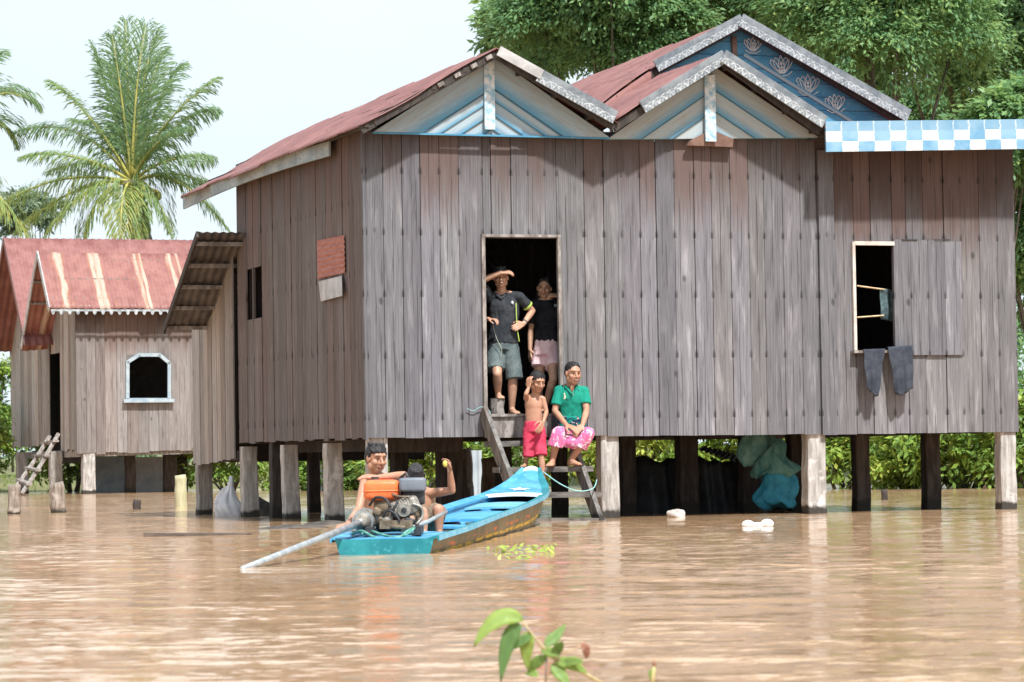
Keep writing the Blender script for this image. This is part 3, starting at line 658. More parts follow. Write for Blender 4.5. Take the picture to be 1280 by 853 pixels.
for v in (VF+.06, .5, V3): 
    rr.bar((ap2.x, v, ap2.z-.09), (e2r.x-.03, v, e2r.z-.06), .05, .09); rr.bar((ap2.x, v, ap2.z-.09), (UV_, v, zv-.07), .05, .09)
for t in (.1, .4, .7, .97):
    u = ap2.x+(e2r.x-ap2.x)*t; rr.bar((u, VF+.02, ap2.z+(e2r.z-ap2.z)*t-.05), (u, V3, ap2.z+(e2r.z-ap2.z)*t-.05), .05, .06)
hb(rr, 'rafters', BEAM, R2)
rr = MB()
for v in (V3+.06, V3+.5, V3+2, V3+4): rr.bar((ap3.x, v, ap3.z-.09), (e3r.x-.03, v, e3r.z-.06), .05, .09); rr.bar((ap3.x, v, ap3.z-.09), (ul3+.02, v, zl3-.07), .05, .09)
hb(rr, 'rafters', BEAM, R3)
# rear gable: deep blue boards with brushed lotus flowers
g3 = MB(); y3 = V3+.20; A3 = Vector((ap3.x, y3, ap3.z-.10)); zb3 = H.y(1100, 156, y3).z; hw = (A3.z-zb3)/m3
nb = 7
for k in range(nb):
    s, e_ = k/nb, (k+1)/nb-.006; z0, z1 = zb3+(A3.z-zb3)*s, zb3+(A3.z-zb3)*e_; w0, w1 = hw*(1-s), hw*(1-e_)
    P = [(A3.x-w0, y3, z0), (A3.x+w0, y3, z0), (A3.x+w0, y3+.02, z0), (A3.x-w0, y3+.02, z0), (A3.x-w1, y3, z1), (A3.x+w1, y3, z1), (A3.x+w1, y3+.02, z1), (A3.x-w1, y3+.02, z1)]
    g3.hexa(P)
G3 = hb(g3, 'rear_gable', BLUEW)
def lotus(c, s, ang):
    mb = MB(); rt = Matrix.Rotation(-ang, 3, 'Y')
    def stroke(pts, w=.006): mb.tube([Vector(c)+rt @ Vector((x*s, 0, z*s)) for x, z in pts], w, 5)
    for tip, bel in ((0, .16), (-.22, .2), (.22, .2), (-.42, .16), (.42, .16)):
        for sg in (-1, 1):
            stroke([(tip*.2, -.25), (tip*.55+sg*bel*.7, -.02), (tip*.85+sg*bel*.75, .2), (tip, .46-abs(tip)*.35)])
    stroke([(-.42, -.2), (-.2, -.34), (.2, -.34), (.42, -.2)]); stroke([(-.14, .02), (-.1, .12), (.1, .12), (.14, .02), (0, -.05), (-.14, .02)])
    return hb(mb, 'lotus_motif', CHALK, G3)
for (x_, y_) in ((941, 58), (977, 84), (1010, 108), (1044, 131)): lotus(H.y(x_, y_, y3-.012), .27+.05*math.sin(x_*1.7), R(8+9*math.sin(x_*.9)))
st = MB(); a, b_ = H.y(930, 68, y3-.01), H.y(1075, 158, y3-.01); st.bar(a, b_, .02, .05); hb(st, 'gable_rail', GABLE, G3)
st = MB(); a = H.y(917, 46, y3-.02); b_ = H.y(918, 72, y3-.02); st.bar(a, b_, .06, .05, (0,1,0)); hb(st, 'king_post', gen_mat('brown_king_post', (.12,.07,.05), (.2,.13,.1), 6, .8), G3)
# right bay: chequered fascia and its low roof
c0, c1 = H.y(1033, 190, -.5), H.y(1300, 186, -.5); t0, t1 = H.y(1033, 152, -.5), H.y(1300, 149, -.5)
ck = MB(); L = (c1.x-c0.x)/.2015
def cpt(a, b_): return Vector((c0.x+(c1.x-c0.x)*a, -.5, (c0.z+(c1.z-c0.z)*a)*(1-b_)+(t0.z+(t1.z-t0.z)*a)*b_))
ck.sheet(cpt, 40, 3, (0, .03, 0)); ck.uv = [[(p[0]*L, p[1]) for p in q] for q in ck.uv]
BAYR = MB()
BAYR.sheet(lambda a, b_: Vector((c0.x-.02+(UW+.25-c0.x)*a, -.46+(VB+1.0)*b_, t0.z-.035+(t1.z-t0.z)*a-.045*(VB)*b_+.01*math.sin(a*150))), 180, 4, (0, 0, -.008))
R4 = hb(BAYR, 'bay_roof', TIN, smooth=True); hb(ck, 'chequered_fascia', CHECK, R4)
bb = MB()
for u in np.linspace(c0.x+.1, UW-.1, 6): bb.bar((u, -.45, t0.z-.09), (u, VB, t0.z-.35), .05, .08)
bb.bar((c0.x, -.02, zfa+.03), (UW, -.02, zfa+.03), .05, .08)
hb(bb, 'rafters', BEAM, R4)
# closing boards under the roofs so no sky shows through the rooms
cl_ = MB(); cl_.poly([(.1, VB+.03, z1roof(.1)-.22), (UR1, VB+.03, ZR1-.2), (UV_-.1, VB+.03, z1roof(UV_)-.05), (UV_-.1, VB+.03, 4.1), (.1, VB+.03, 4.1)], (0, .02, 0)); hb(cl_, 'loft_boards', DARKIN)
# ------------------------------------------------ posts
def post(px, py, w, ytop=None, mat=POSTG, v=None, side=False, lean=0, seed=0, name='post', ztop=None, parent=house, fr=H, dep=None):
    """stilt whose foot meets the water at photo pixel px, py"""
    r = random.Random(seed+int(px))
    if side: p = fr.x(px, py, .13)
    elif v is not None: p = fr.y(px, py, v)
    else: p = fr.loc(onZ(px, py))
    zt_ = ztop if ztop is not None else zf-.05
    mb = MB(); n = 10; w2 = w
    cr = [(1,.62),(.62,1),(-.62,1),(-1,.62),(-1,-.62),(-.62,-1),(.62,-1),(1,-.62)]
    cr = [(.5,.44),(.44,.5),(-.44,.5),(-.5,.44),(-.5,-.44),(-.44,-.5),(.44,-.5),(.5,-.44)]
    vs = []; fs = []
    for i in range(n+1):
        t = i/n; z = -.5+(zt_+.5)*t; ox = lean*(z)+r.uniform(-.006,.006); oy = r.uniform(-.006,.006); ww = w2*(1.04-.07*t+r.uniform(-.02,.02))
        for a, b_ in cr: vs.append((p.x+ox+a*ww, p.y+oy+b_*ww*.9, z))
    for i in range(n):
        for k in range(8): fs.append((i*8+k, i*8+(k+1)%8, (i+1)*8+(k+1)%8, (i+1)*8+k))
    fs += [tuple(range(7,-1,-1)), tuple(range(n*8, n*8+8))]
    mb._add(vs, fs); return mb.build(name, mat, parent)
P_ = [(760.5,648,.215,POSTW,.13),(1018,640,.225,POSTW,.13),(1258,636,.20,POSTW,.13),(472,651,.21,POSTM,.14),
      (1077,638,.18,POSTD,1.15),(1164.5,637,.19,POSTD,1.15),(784,640,.19,POSTD,1.9),(859,640,.235,POSTD,1.9),(936,641,.2,POSTD,1.9),(995,640,.19,POSTD,1.9),
      (500,640,.19,POSTD,2.0),(562,640,.27,POSTD,1.5),(347,630,.17,POSTD,4.4),(630,640,.17,POSTD,2.4),(700,640,.17,POSTD,2.6)]
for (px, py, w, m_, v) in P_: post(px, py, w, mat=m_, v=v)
for (px, py, w) in ((418.5,652,.20),(364.5,649,.19),(313,647.5,.20)): post(px, py, w, mat=POSTM, side=True, lean=-.02, ztop=.89)
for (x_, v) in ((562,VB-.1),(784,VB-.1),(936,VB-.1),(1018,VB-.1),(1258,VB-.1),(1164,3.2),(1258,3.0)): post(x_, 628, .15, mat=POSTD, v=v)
print('DBG house UW %.2f zf %.2f zb %.2f ztop %.2f ridge %.2f' % (UW, zf, zb(0), zt(0), ZR1), 'eave far', proj(H.wor((UE1, VBK, z1roof(UE1)))), 'ridge far', proj(H.wor((UR1, VBK, ZR1))), 'side top far', proj(H.wor((0, VB, z1roof(0)))), 'foot', H.wor((0,0,0)), 'hor left', proj((-4, 200, CAMH)), proj((4,200,CAMH)))
print('DBG3 ', 'rear ridge far', proj(H.wor((ap3.x, V3B, ap3.z))), 'm', m2, m2l, m3, 'e2r', e2r, 'vl', vl)
# ------------------------------------------------------------ plank annex behind the big house's left corner
annex = thing('plank_annex', 'pale plank annex with dark steep eave behind the left corner of the large house', 'annex', H.o, TH)
UX = -.05; mb = MB(); r_ = random.Random(21)
v0 = VB+.06; v1 = H.x(240, 500, UX).y; n_ = 10; vp = v0-.15
zA = H.x(283, 312, UX).z; vA = H.x(283, 312, UX).y; zB = H.x(240, 388, UX).z
for k in range(n_):
    a, b_ = v0+(v1-v0)*k/n_, v0+(v1-v0)*(k+1)/n_; x = UX+r_.uniform(-.008,.008); top = lambda v: zA+(zB-zA)*(v-vA)/(v1-vA)
    lo = H.x(268, 575, UX).z+r_.uniform(-.02,.02)-.06*(k/n_)
    P = [(x, b_-.003, lo), (x, a+.003, lo), (x+.02, a+.003, lo), (x+.02, b_-.003, lo), (x, b_-.003, top(b_)), (x, a+.003, top(a)), (x+.02, a+.003, top(a)), (x+.02, b_-.003, top(b_))]
    fs = [(3,2,1,0),(4,5,6,7),(0,1,5,4),(1,2,6,5),(2,3,7,6),(3,0,4,7)]; U = [0,1,1,0,0,1,1,0]
    mb._add(P, fs, [[(U[q], P[q][2]) for q in f] for f in fs])
mb.build('gable_wall', ANNEX, annex)
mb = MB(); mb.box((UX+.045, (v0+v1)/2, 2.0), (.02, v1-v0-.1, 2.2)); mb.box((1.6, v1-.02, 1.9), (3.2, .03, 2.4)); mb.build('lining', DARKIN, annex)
# roof: ridge runs along the facade; its rear slope with an overhang to the left
UO = -.62; e_ = H.x(204, 411, UO); rg = H.x(246, 290, UO); sl_ = (rg.z-e_.z)/(e_.y-rg.y)
mb = MB(); slope(mb, (UO, rg.y, rg.z), (3.2, rg.y, rg.z), (UO, e_.y, e_.z), (3.2, e_.y, e_.z), seed=31, ragged=.02)
slope(mb, (.12, rg.y, rg.z), (3.2, rg.y, rg.z), (.12, rg.y-.9, rg.z-.5), (3.2, rg.y-.9, rg.z-.5), seed=32, ragged=.02)
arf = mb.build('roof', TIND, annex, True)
mb = MB()
for t in (.08, .3, .52, .74, .95):
    y_, z_ = rg.y+(e_.y-rg.y)*t, rg.z+(e_.z-rg.z)*t-.05; mb.bar((UO+.02, y_, z_), (3.0, y_, z_), .05, .05)
mb.build('purlins', OLDW, arf)
mb = MB(); mb.bar((UO+.01, rg.y, rg.z-.03), (UO+.01, e_.y, e_.z-.03), .03, .09); mb.build('rake_board', BEAM, arf)
mb = MB(); mb.bar((UX+.07, v0, H.x(268,575,UX).z+.05), (UX+.07, v1, H.x(268,575,UX).z+.0), .08, .12); mb.build('floor_beam', BEAM, annex)
post(255.5, 646, .20, mat=POSTG, side=True, ztop=H.x(268,575,UX).z+.05, parent=annex, name='post')
q = proj(H.wor((1.6, v1-.1, 0))); post(q[0], q[1], .16, mat=POSTD, v=v1-.1, ztop=1.0, parent=annex)
# ------------------------------------------------------------ the small house farther off
T2 = R(20); L_ = Frame(onZ(110, 617.5), T2); L_ = Frame(L_.wor(L_.y(96, 566, 0)), T2)
small = thing('small_house', 'small grey plank house with red streaked roof and white framed arched window', 'house', L_.o, T2)
def lb(mb, name, mat, parent=small, smooth=False): return mb.build(name, mat, parent, smooth)
zl = L_.y(100, 568, 0).z; zl1 = L_.y(240, 563, 0).z; ztl = L_.y(150, 388, -.1).z; UL = L_.y(262, 500, 0).x+1.2
wo = [L_.y(*p, 0) for p in ((159, 500), (159, 453), (173, 444), (199, 444), (211, 454), (211, 500))]
WX0, WX1 = wo[0].x, wo[-1].x; WZ0 = wo[0].z; WZ1 = wo[2].z
mb = MB(); board_wall(mb, 0, UL, lambda u: zl+(zl1-zl)*u/3.2, lambda u: ztl, opens=((WX0, WX1, WZ0, WZ1),), seed=41, w=.27, jag=.03)
lb(mb, 'front_wall', FARW)
mb = MB()
def fan(pts, y, th): mb.poly([Vector((p[0], y, p[1])) for p in pts], (0, th, 0))
fan([(WX0-.01, wo[1].z), (wo[2].x, WZ1+.01), (WX0-.01, WZ1+.01)], -.012, .03); fan([(wo[3].x, WZ1+.01), (WX1+.01, wo[4].z), (WX1+.01, WZ1+.01)], -.012, .03)
lb(mb, 'corner_infill', FARW)
mb = MB(); fp = [Vector((p.x, -.04, p.z)) for p in wo]
for a, b_ in zip(fp, fp[1:]+fp[:1]): 
    ex = (b_-a).normalized()*.03; mb.bar(a-ex, b_+ex, .088, .06, (0,1,0))
lw = lb(mb, 'arched_window', WHITEP)
mb = MB(); mb.bar((WX0-.12, -.09, WZ0-.03), (WX1+.12, -.09, WZ0-.03), .10, .09); lb(mb, 'sill', WHITEP, lw)
mb = MB()
for (a, b_) in ((.05, WX0-.02), (WX1+.02, UL)): mb.box(((a+b_)/2, .06, (zl+ztl)/2+.1), (b_-a, .02, ztl-zl-.3))
mb.box((UL/2, 2.6, (zl+ztl)/2), (UL-.3, .03, ztl-zl)); mb.box((UL/2, 1.36, zl+.28), (UL-.2, 2.5, .04)); mb.box((UL/2, 1.36, ztl+.25), (UL-.3, 2.4, .03)); lb(mb, 'lining', DARKIN)
# gable walls facing left, front block and rear block, dark doorway between
def side_boards(mb, va, vb, zlo, zhi, u=0, n=8, seed=1):
    r = random.Random(seed)
    for k in range(n):
        a, b_ = va+(vb-va)*k/n, va+(vb-va)*(k+1)/n; x = u+r.uniform(-.01,.01); lo = zlo+r.uniform(-.05,.03)
        P = [(x, b_-.004, lo), (x, a+.004, lo), (x+.02, a+.004, lo), (x+.02, b_-.004, lo), (x, b_-.004, zhi(b_)), (x, a+.004, zhi(a)), (x+.02, a+.004, zhi(a)), (x+.02, b_-.004, zhi(b_))]
        fs = [(3,2,1,0),(4,5,6,7),(0,1,5,4),(1,2,6,5),(2,3,7,6),(3,0,4,7)]; U = [0,1,1,0,0,1,1,0]
        mb._add(P, fs, [[(U[q], P[q][2]) for q in f] for f in fs])
UOV = -.75; rgF = L_.x(47, 316, UOV); evF = L_.x(62, 386, UOV); rgR = L_.x(5, 298, UOV)
sF = (rgF.z-evF.z)/(rgF.y-evF.y); zF = lambda v: rgF.z-sF*abs(v-rgF.y); sR = sF; zR = lambda v: rgR.z-sR*abs(v-rgR.y)
zs = L_.x(80, 563, 0).z; vd0, vd1 = L_.x(75, 490, 0).y, L_.x(64, 490, 0).y
mb = MB(); side_boards(mb, 0.03, vd0, zs, lambda v: zF(v)-.08, n=7, seed=3); side_boards(mb, vd0, vd1, L_.x(70, 440, 0).z, lambda v: max(zF(v), zR(v))-.08, n=2, seed=4)
lb(mb, 'gable_wall', ANNEX)
mb = MB(); v_end = L_.x(16, 490, 0).y; side_boards(mb, vd1, v_end, L_.x(40, 558, 0).z, lambda v: max(zF(v), zR(v))-.1, u=-.05, n=11, seed=5); lb(mb, 'rear_gable_wall', ANNEX)
mb = MB(); mb.box((.45, (vd0+vd1)/2+.8, 3.0), (.03, 4.4, 4.4)); mb.box((1.2, 3.9, 4.6), (2.2, 5.6, .03)); lb(mb, 'door_darkness', DARKIN).name = 'door_shade_panel'  # near-black panels added to stand in for the shade inside the doorway
vcross = (rgF.z+sF*rgF.y - (rgR.z-sR*rgR.y))/(sF+sR)
mb = MB(); zc = zF(vcross)
slope(mb, (UOV, rgF.y, rgF.z), (UL+.3, rgF.y, rgF.z), (UOV, evF.y, evF.z), (UL+.3, evF.y, evF.z), wl=.2, amp=.014, seed=51, ragged=.03)
slope(mb, (UOV, rgF.y, rgF.z), (UL+.3, rgF.y, rgF.z), (UOV, vcross+.4, zF(vcross+.4)), (UL+.3, vcross, zc), wl=.2, amp=.014, seed=52, ragged=.01)
fr_ = lb(mb, 'front_roof', TINB, smooth=True)
mb = MB()
slope(mb, (UOV, rgR.y, rgR.z), (UL+.3, rgR.y, rgR.z), (UOV, vcross-.3, zR(vcross-.3)), (UL+.3, vcross, zc), wl=.2, amp=.014, seed=53, ragged=.01)
slope(mb, (UOV, rgR.y, rgR.z), (UL+.3, rgR.y, rgR.z), (UOV, rgR.y+2.9, zR(rgR.y+2.9)), (UL+.3, rgR.y+2.9, zR(rgR.y+2.9)), wl=.2, amp=.014, seed=54, ragged=.02)
rr_ = lb(mb, 'rear_roof', tin('plain_faded_red_tin', (.19,.07,.062), (.265,.118,.108), (.45,.33,.3), (.15,.05,.04)), smooth=True)
mb = MB()
for t in (.1, .5, .9):
    for sg in (-1, 1):
        v = rgF.y+sg*1.3*t; mb.bar((UOV+.03, v, zF(v)-.06), (UL, v, zF(v)-.06), .06, .06)
lb(mb, 'purlins', OLDW, fr_)
mb = MB(); mb.bar((UOV-.01, evF.y, evF.z-.02), (UOV-.01, rgF.y, rgF.z-.01), .03, .16); mb.bar((UOV-.01, rgF.y, rgF.z-.01), (UOV-.01, vcross+.3, zF(vcross+.3)-.02), .03, .16); lb(mb, 'rake_board', GREYTIN, fr_)
mb = MB(); mb.bar((UOV-.01, rgR.y, rgR.z-.02), (UOV-.01, rgR.y+2.9, zR(rgR.y+2.9)-.02), .03, .16); mb.bar((UOV-.01, vcross-.25, zR(vcross-.25)-.02), (UOV-.01, rgR.y, rgR.z-.02), .03, .16); lb(mb, 'rake_board', TIN, rr_)
# toothed eave trim
mb = MB(); a = evF.x+.03; zt0 = evF.z-.03; k = 0
mb.box(((a+UL)/2, evF.y-.03, zt0-.012), (UL-a, .02, .05))
while a < UL:
    mb.poly([(a, evF.y-.04, zt0-.035), (a+.10, evF.y-.04, zt0-.035), (a+.085, evF.y-.04, zt0-.10), (a+.05, evF.y-.04, zt0-.13), (a+.015, evF.y-.04, zt0-.10)], (0, .02, 0)); a += .215
lb(mb, 'eave_trim', gen_mat('dull_white_trim', (.2,.23,.25), (.44,.47,.49), 9, .8), fr_)
for (px, py, w, m_, v) in ((110.5,617.5,.32,POSTW,.15),(163,617,.26,POSTD,.9),(213,617,.34,POSTD,.9),(228,616,.25,POSTD,1.2),(70,612,.32,POSTG,1.9),(28,604,.3,POSTG,5.6)):
    post(px, py, w, mat=m_, v=v, ztop=zl+.1, parent=small, fr=L_)
mb = MB(); mb.bar((0, .12, zl+.02), (UL, .12, zl1+.02), .12, .18); mb.bar((.1, .1, zl+.02), (.1, 7, zl+.02), .12, .18); lb(mb, 'floor_beam', OLDW)
# ladder of the small house
lad = thing('ladder', 'crooked grey ladder leaning from water up to the dark side door of the small house', 'ladder', atY(45, 612, 75.5))
mb = MB()
def lp(x, y, Y=75.8): return atY(x, y, Y)
mb.tube([lp(73, 543, 76.6), lp(50, 583), lp(27, 618, 75)], .055, 6); o = mb.build('rail', OLDW); at_world(o, lad)
mb = MB(); mb.tube([lp(62, 546, 77.2), lp(44, 575, 76.5), lp(18, 612, 75.6)], .055, 6); at_world(mb.build('rail', OLDW), lad)
for k, t in enumerate((.12, .36, .6, .83)):
    mb = MB(); a = Vector(lp(73,543,76.6)).lerp(lp(27,618,75), t); b_ = Vector(lp(62,546,77.2)).lerp(lp(18,612,75.6), t); e = (b_-a)*.22; mb.bar(a-e, b_+e, .16, .05); at_world(mb.build('rung', OLDW), lad)
# ------------------------------------------------------------ steps up to the doorway
POSTS = post_mat('grey_stringer', (.10,.093,.088), (.21,.198,.188), top=.1)
steps = thing('wooden_steps', 'weathered grey wooden steps going down from the doorway into the water', 'steps', H.o, TH)
mb = MB(); a = H.y(609, 521.5, -.12); b_ = H.y(689, 521, -.12); zlo = H.y(650, 547, -.12).z
mb.box(((a.x+b_.x)/2, -.075, (a.z+zlo)/2), (b_.x-a.x, .09, a.z-zlo)); mb.box(((a.x+b_.x)/2-.01, -.05, a.z+.017), (b_.x-a.x+.05, .20, .03)); mb.build('threshold', OLDW, steps)
SV = (-.22, -.45, -.68, -.91); TZ = []
for k, (x0, x1, y_) in enumerate(((612, 735, 551.5), (623, 741, 584.5), (640, 752, 616.5), (655, 757, 649))):
    a = H.y(x0, y_, SV[k]); b_ = H.y(x1, y_, SV[k]); TZ.append(a.z)
    mb = MB(); mb.box(((a.x+b_.x)/2, SV[k]+.09, a.z-.03), (b_.x-a.x, .22, .06), Matrix.Rotation(R(-.4+.5*k), 3, 'Y')); mb.build('tread', TREADW, steps)
st_l = (H.y(604, 520, -.06), H.y(662, 653, -1.0)); st_r = (H.y(716, 560, -.2), H.y(755, 653, -.98))
mb = MB(); mb.bar(st_l[0]+Vector((0,0,.05)), st_l[1]-Vector((0,0,.15)), .05, .20, (0,-1,.4)); mb.build('stringer', POSTS, steps)
mb = MB(); mb.bar(st_r[0], st_r[1]-Vector((0,0,.15)), .05, .18, (0,-1,.4)); mb.build('stringer', POSTS, steps)
print('DBG treads', TZ, 'zf', zf)
# ------------------------------------------------------------ trees, bushes, palms
def unit(v): return v/(np.linalg.norm(v, axis=-1, keepdims=True)+1e-9)
def foliage(name, mat, lobes, n, leaf, rng, parent, droop=.5, spray=.30, per=46, flat=.6):
    """leaf sprays set on the outer part of each lobe (centre, radius, tone)"""
    C = []; D = []; N = []; T = []; Ls = []
    wts = np.array([l[1]**2 for l in lobes]); wts = wts/wts.sum()
    for (c, r, tone), w in zip(lobes, wts):
        m = max(4, int(n*w/per))
        d = unit(rng.normal(size=(m, 3))); d[:, 2] = np.where(rng.random(m) < .75, np.abs(d[:, 2]), d[:, 2])
        rad = r*rng.uniform(.55, 1.08, m)[:, None]
        cc = np.asarray(c)+d*rad*np.array([1, 1, .85])
        tn = np.clip(tone+rng.normal(0, .16, m)+.16*d[:, 2], 0, 1)
        out = unit(d+np.array([0, 0, -.35])+rng.normal(0, .25, (m, 3)))
        k = per
        lc = np.repeat(cc, k, 0); lo = np.repeat(out, k, 0)
        s = spray*rng.uniform(.6, 1.4, m).repeat(k)[:, None]
        along = rng.uniform(-.2, 1.5, (m*k, 1)); off = rng.normal(0, 1, (m*k, 3))*np.array([.55, .55, .26])
        P = lc+lo*along*s+off*s; P[:, 2] -= droop*s[:, 0]*along[:, 0]**2*.5
        dirs = unit(lo*.6+off*.9+np.array([0, 0, -.35])+rng.normal(0, .35, P.shape))
        nor = unit(np.array([0, 0, 1.])*1.1+lo*.5+rng.normal(0, .45, P.shape))
        C.append(P); D.append(dirs); N.append(nor); T.append(np.clip(np.repeat(tn, k)+rng.normal(0, .07, m*k), 0, 1)); Ls.append(leaf*rng.uniform(.6, 1.3, m*k))
    C, D, N = map(np.concatenate, (C, D, N)); T = np.concatenate(T); Ls = np.concatenate(Ls)
    return leaf_mesh(name, C, D, N, Ls, Ls*.44, mat, T, parent, fold=-.12)
def tree(px, Y, zc, rx, rz, label, seed, n=26000, tone=.45, leaf=.105, grp='leafy trees behind the big house', mat=None, nl=15):
    K_ = 1.3 if Y < 100 else 1.0; Y *= K_; zc = .64+(zc-.64)*K_; rx *= K_; rz *= K_; leaf *= K_
    rng = np.random.default_rng(seed); x = (px-CX)/F*Y; base = float(ground_z(np.array(x), np.array(Y)))
    t = thing('leafy_tree', label, 'tree', (x, Y, base), 0, grp)
    lobes = []
    for k in range(nl):
        d = rng.normal(size=3); d /= np.linalg.norm(d); d[1] = -abs(d[1]) if rng.random() < .6 else d[1]
        q = rng.uniform(.35, .85); c = np.array([d[0]*rx*q, d[1]*rx*q, zc-base+d[2]*rz*q]); lobes.append((c, rx*rng.uniform(.34, .55), np.clip(tone+rng.normal(0, .13), .1, .9)))
    foliage('crown', mat or LEAF, lobes, int(n*2.9), leaf, rng, t, spray=.26*(rx/2.4)**.3)
    mb = MB(); H_ = zc-base; lean = rng.normal(0, .25, 2)
    tp = Vector((lean[0], lean[1], H_*.72)); mb.tube([(0,0,-.3), (lean[0]*.2, lean[1]*.2, H_*.3), tp], [rx*.065, rx*.055, rx*.04], 9)
    tr_ = mb.build('trunk', BARK, t, True)
    mb = MB()
    for c, r_, _ in lobes[:10]:
        b0 = Vector((lean[0]*.5, lean[1]*.5, H_*rng.uniform(.4, .7))); c = Vector(c); mb.tube([b0, b0.lerp(c, .5)+Vector((0,0,-.2)), c], [rx*.03, rx*.02, rx*.008], 6)
    mb.build('limbs', BARK, t, True)
    return t
tree(775, 52, 8.6, 1.75, 1.9, 'bluish green feathery tree rising over the valley between the two nearest gables', 1, 30000, .40)
tree(668, 58, 8.9, .95, .95, 'small yellow green tree crown peeping over the left gable apex beside open sky', 2, 10000, .6, leaf=.17)
tree(845, 56, 9.9, 2.5, 2.6, 'dark broad tree filling the space behind the rear gable', 3, 34000, .30)
tree(985, 54, 9.6, 2.2, 2.6, 'tall mid green tree just right of the highest roof peak', 4, 30000, .45)
tree(1110, 50, 8.6, 2.1, 2.3, 'yellow green feathery tree overhanging the chequered board', 5, 32000, .62)
tree(1235, 54, 8.8, 2.4, 3.0, 'dark hollowed tree at the upper right corner of the picture', 6, 34000, .38)
tree(1262, 46, 5.6, .85, .75, 'low rounded tree crown of fresh green right above the chequered board', 7, 12000, .62, leaf=.15)
tree(1195, 64, 12.0, 3.0, 2.5, 'tall pale green tree rising behind the others at the upper right', 8, 24000, .55)
tree(1300, 47, 4.6, 1.25, 2.0, 'green tree just past the right end of the plank house', 9, 14000, .5)
tree(930, 66, 12.0, 3.2, 2.4, 'tall tree behind the highest roof peak, cut by the top of the picture', 10, 22000, .36)
tree(800, 64, 11.4, 2.0, 2.0, 'pale topped tree at the top of the picture, left of the highest roof peak', 12, 18000, .5)
tree(1150, 60, 6.6, 1.6, 1.4, 'dark low tree crown just above the left half of the chequered board', 15, 16000, .25)
tree(1060, 66, 7.6, 1.8, 1.6, 'shaded tree crown behind the right slope of the highest roof', 16, 14000, .35)
def bush(px, Y, w, h, label, seed, n=5000, tone=.6, leaf=.17, mat=None, grp='bushes on the flooded bank'):
    Y *= .88 if px > 480 else .95
    rng = np.random.default_rng(seed); x = (px-CX)/F*Y; base = max(-.1, float(ground_z(np.array(x), np.array(Y))))
    t = thing('bush', label, 'bush', (x, Y, base), 0, grp)
    lobes = [(np.array([rng.uniform(-1, 1)*w*.75, rng.uniform(-.4, .4)*w, h*rng.uniform(.15, .8)]), w*rng.uniform(.35, .55), np.clip(tone+rng.normal(0, .15), .1, .95)) for _ in range(9)]
    foliage('leaves', mat or BUSHL, lobes, n, leaf, rng, t, spray=.22, per=30)
    mb = MB()
    for c, r_, _ in lobes: mb.tube([(rng.uniform(-.1,.1)*w, 0, -.2), Vector(c)*.5+Vector((0,0,.05)), c], [.04, .03, .012], 5)
    mb.build('stems', BARK, t, True); return t
for a in ((1050, 70, 1.3, 2.2, 'tall yellow green bush seen under the floor, first left of the two dark stilts', 21, 6000, .72),
          (1125, 68, 1.2, 1.7, 'yellow green bush seen between the two dark stilts at the right', 22, 6000, .66),
          (1210, 67, 1.3, 1.9, 'bright bush seen between the right dark stilt and the last white stilt', 23, 6000, .6),
          (1285, 66, 1.0, 2.6, 'green bush at the right edge beyond the last white stilt', 24, 5000, .5),
          (970, 71, 1.2, 2.2, 'pale yellow bush glimpsed behind the hanging net bag', 25, 4000, .75),
          (900, 72, 1.2, 2.3, 'bright yellow bush seen over the leaning tin sheet', 26, 5000, .78),
          (818, 71, 1.1, 2.2, 'vivid yellow green bush seen over the black tarpaulin', 27, 5000, .85),
          (740, 72, 1.0, 2.0, 'small yellow bush glimpsed behind the seated woman', 28, 3000, .7),
          (650, 73, 1.0, 1.5, 'green bush seen behind the steps', 29, 4000, .5),
          (590, 78, .9, 2.1, 'pale green bush behind the left end of the steps', 30, 4000, .62),
          (520, 76, .9, 2.2, 'yellow green bush seen behind the boy on the boat', 31, 4500, .7),
          (440, 80, 1.2, 1.9, 'dark green bush under the left corner of the large house', 32, 5000, .35),
          (385, 82, 1.0, 1.6, 'mixed green bush between two of the left stilts', 33, 4000, .5),
          (285, 84, 1.1, 1.7, 'green bush behind the pale sack under the annex', 34, 4000, .5),
          (90, 90, 1.2, 2.0, 'low green bush under the small house beside its ladder', 35, 5000, .42),
          (140, 92, 1.2, 1.7, 'dark bush behind the stilts of the small house', 36, 4000, .3),
          (-14, 98, .95, 5.0, 'tall leafy bush at the left edge beside the small house', 37, 9000, .55),
          (-30, 88, 1.0, 3.0, 'broad green bush at the left edge near the ladder', 38, 6000, .6)):
    bush(*a)
# far-off wood behind everything, one mass
rng = np.random.default_rng(77); lobes = []
for k in range(120):
    x = rng.uniform(-34, 44); y = rng.uniform(118, 150); h = rng.uniform(1.5, 4.0) + (2.0 if x > 0 else 0)
    lobes.append((np.array([x, y, h*.6+.3]), h*.75, np.clip(.42+rng.normal(0, .15), .1, .9)))
tag(foliage('far_wood', LEAF, lobes, 42000, .42, rng, None, spray=.7, per=30), kind='stuff')
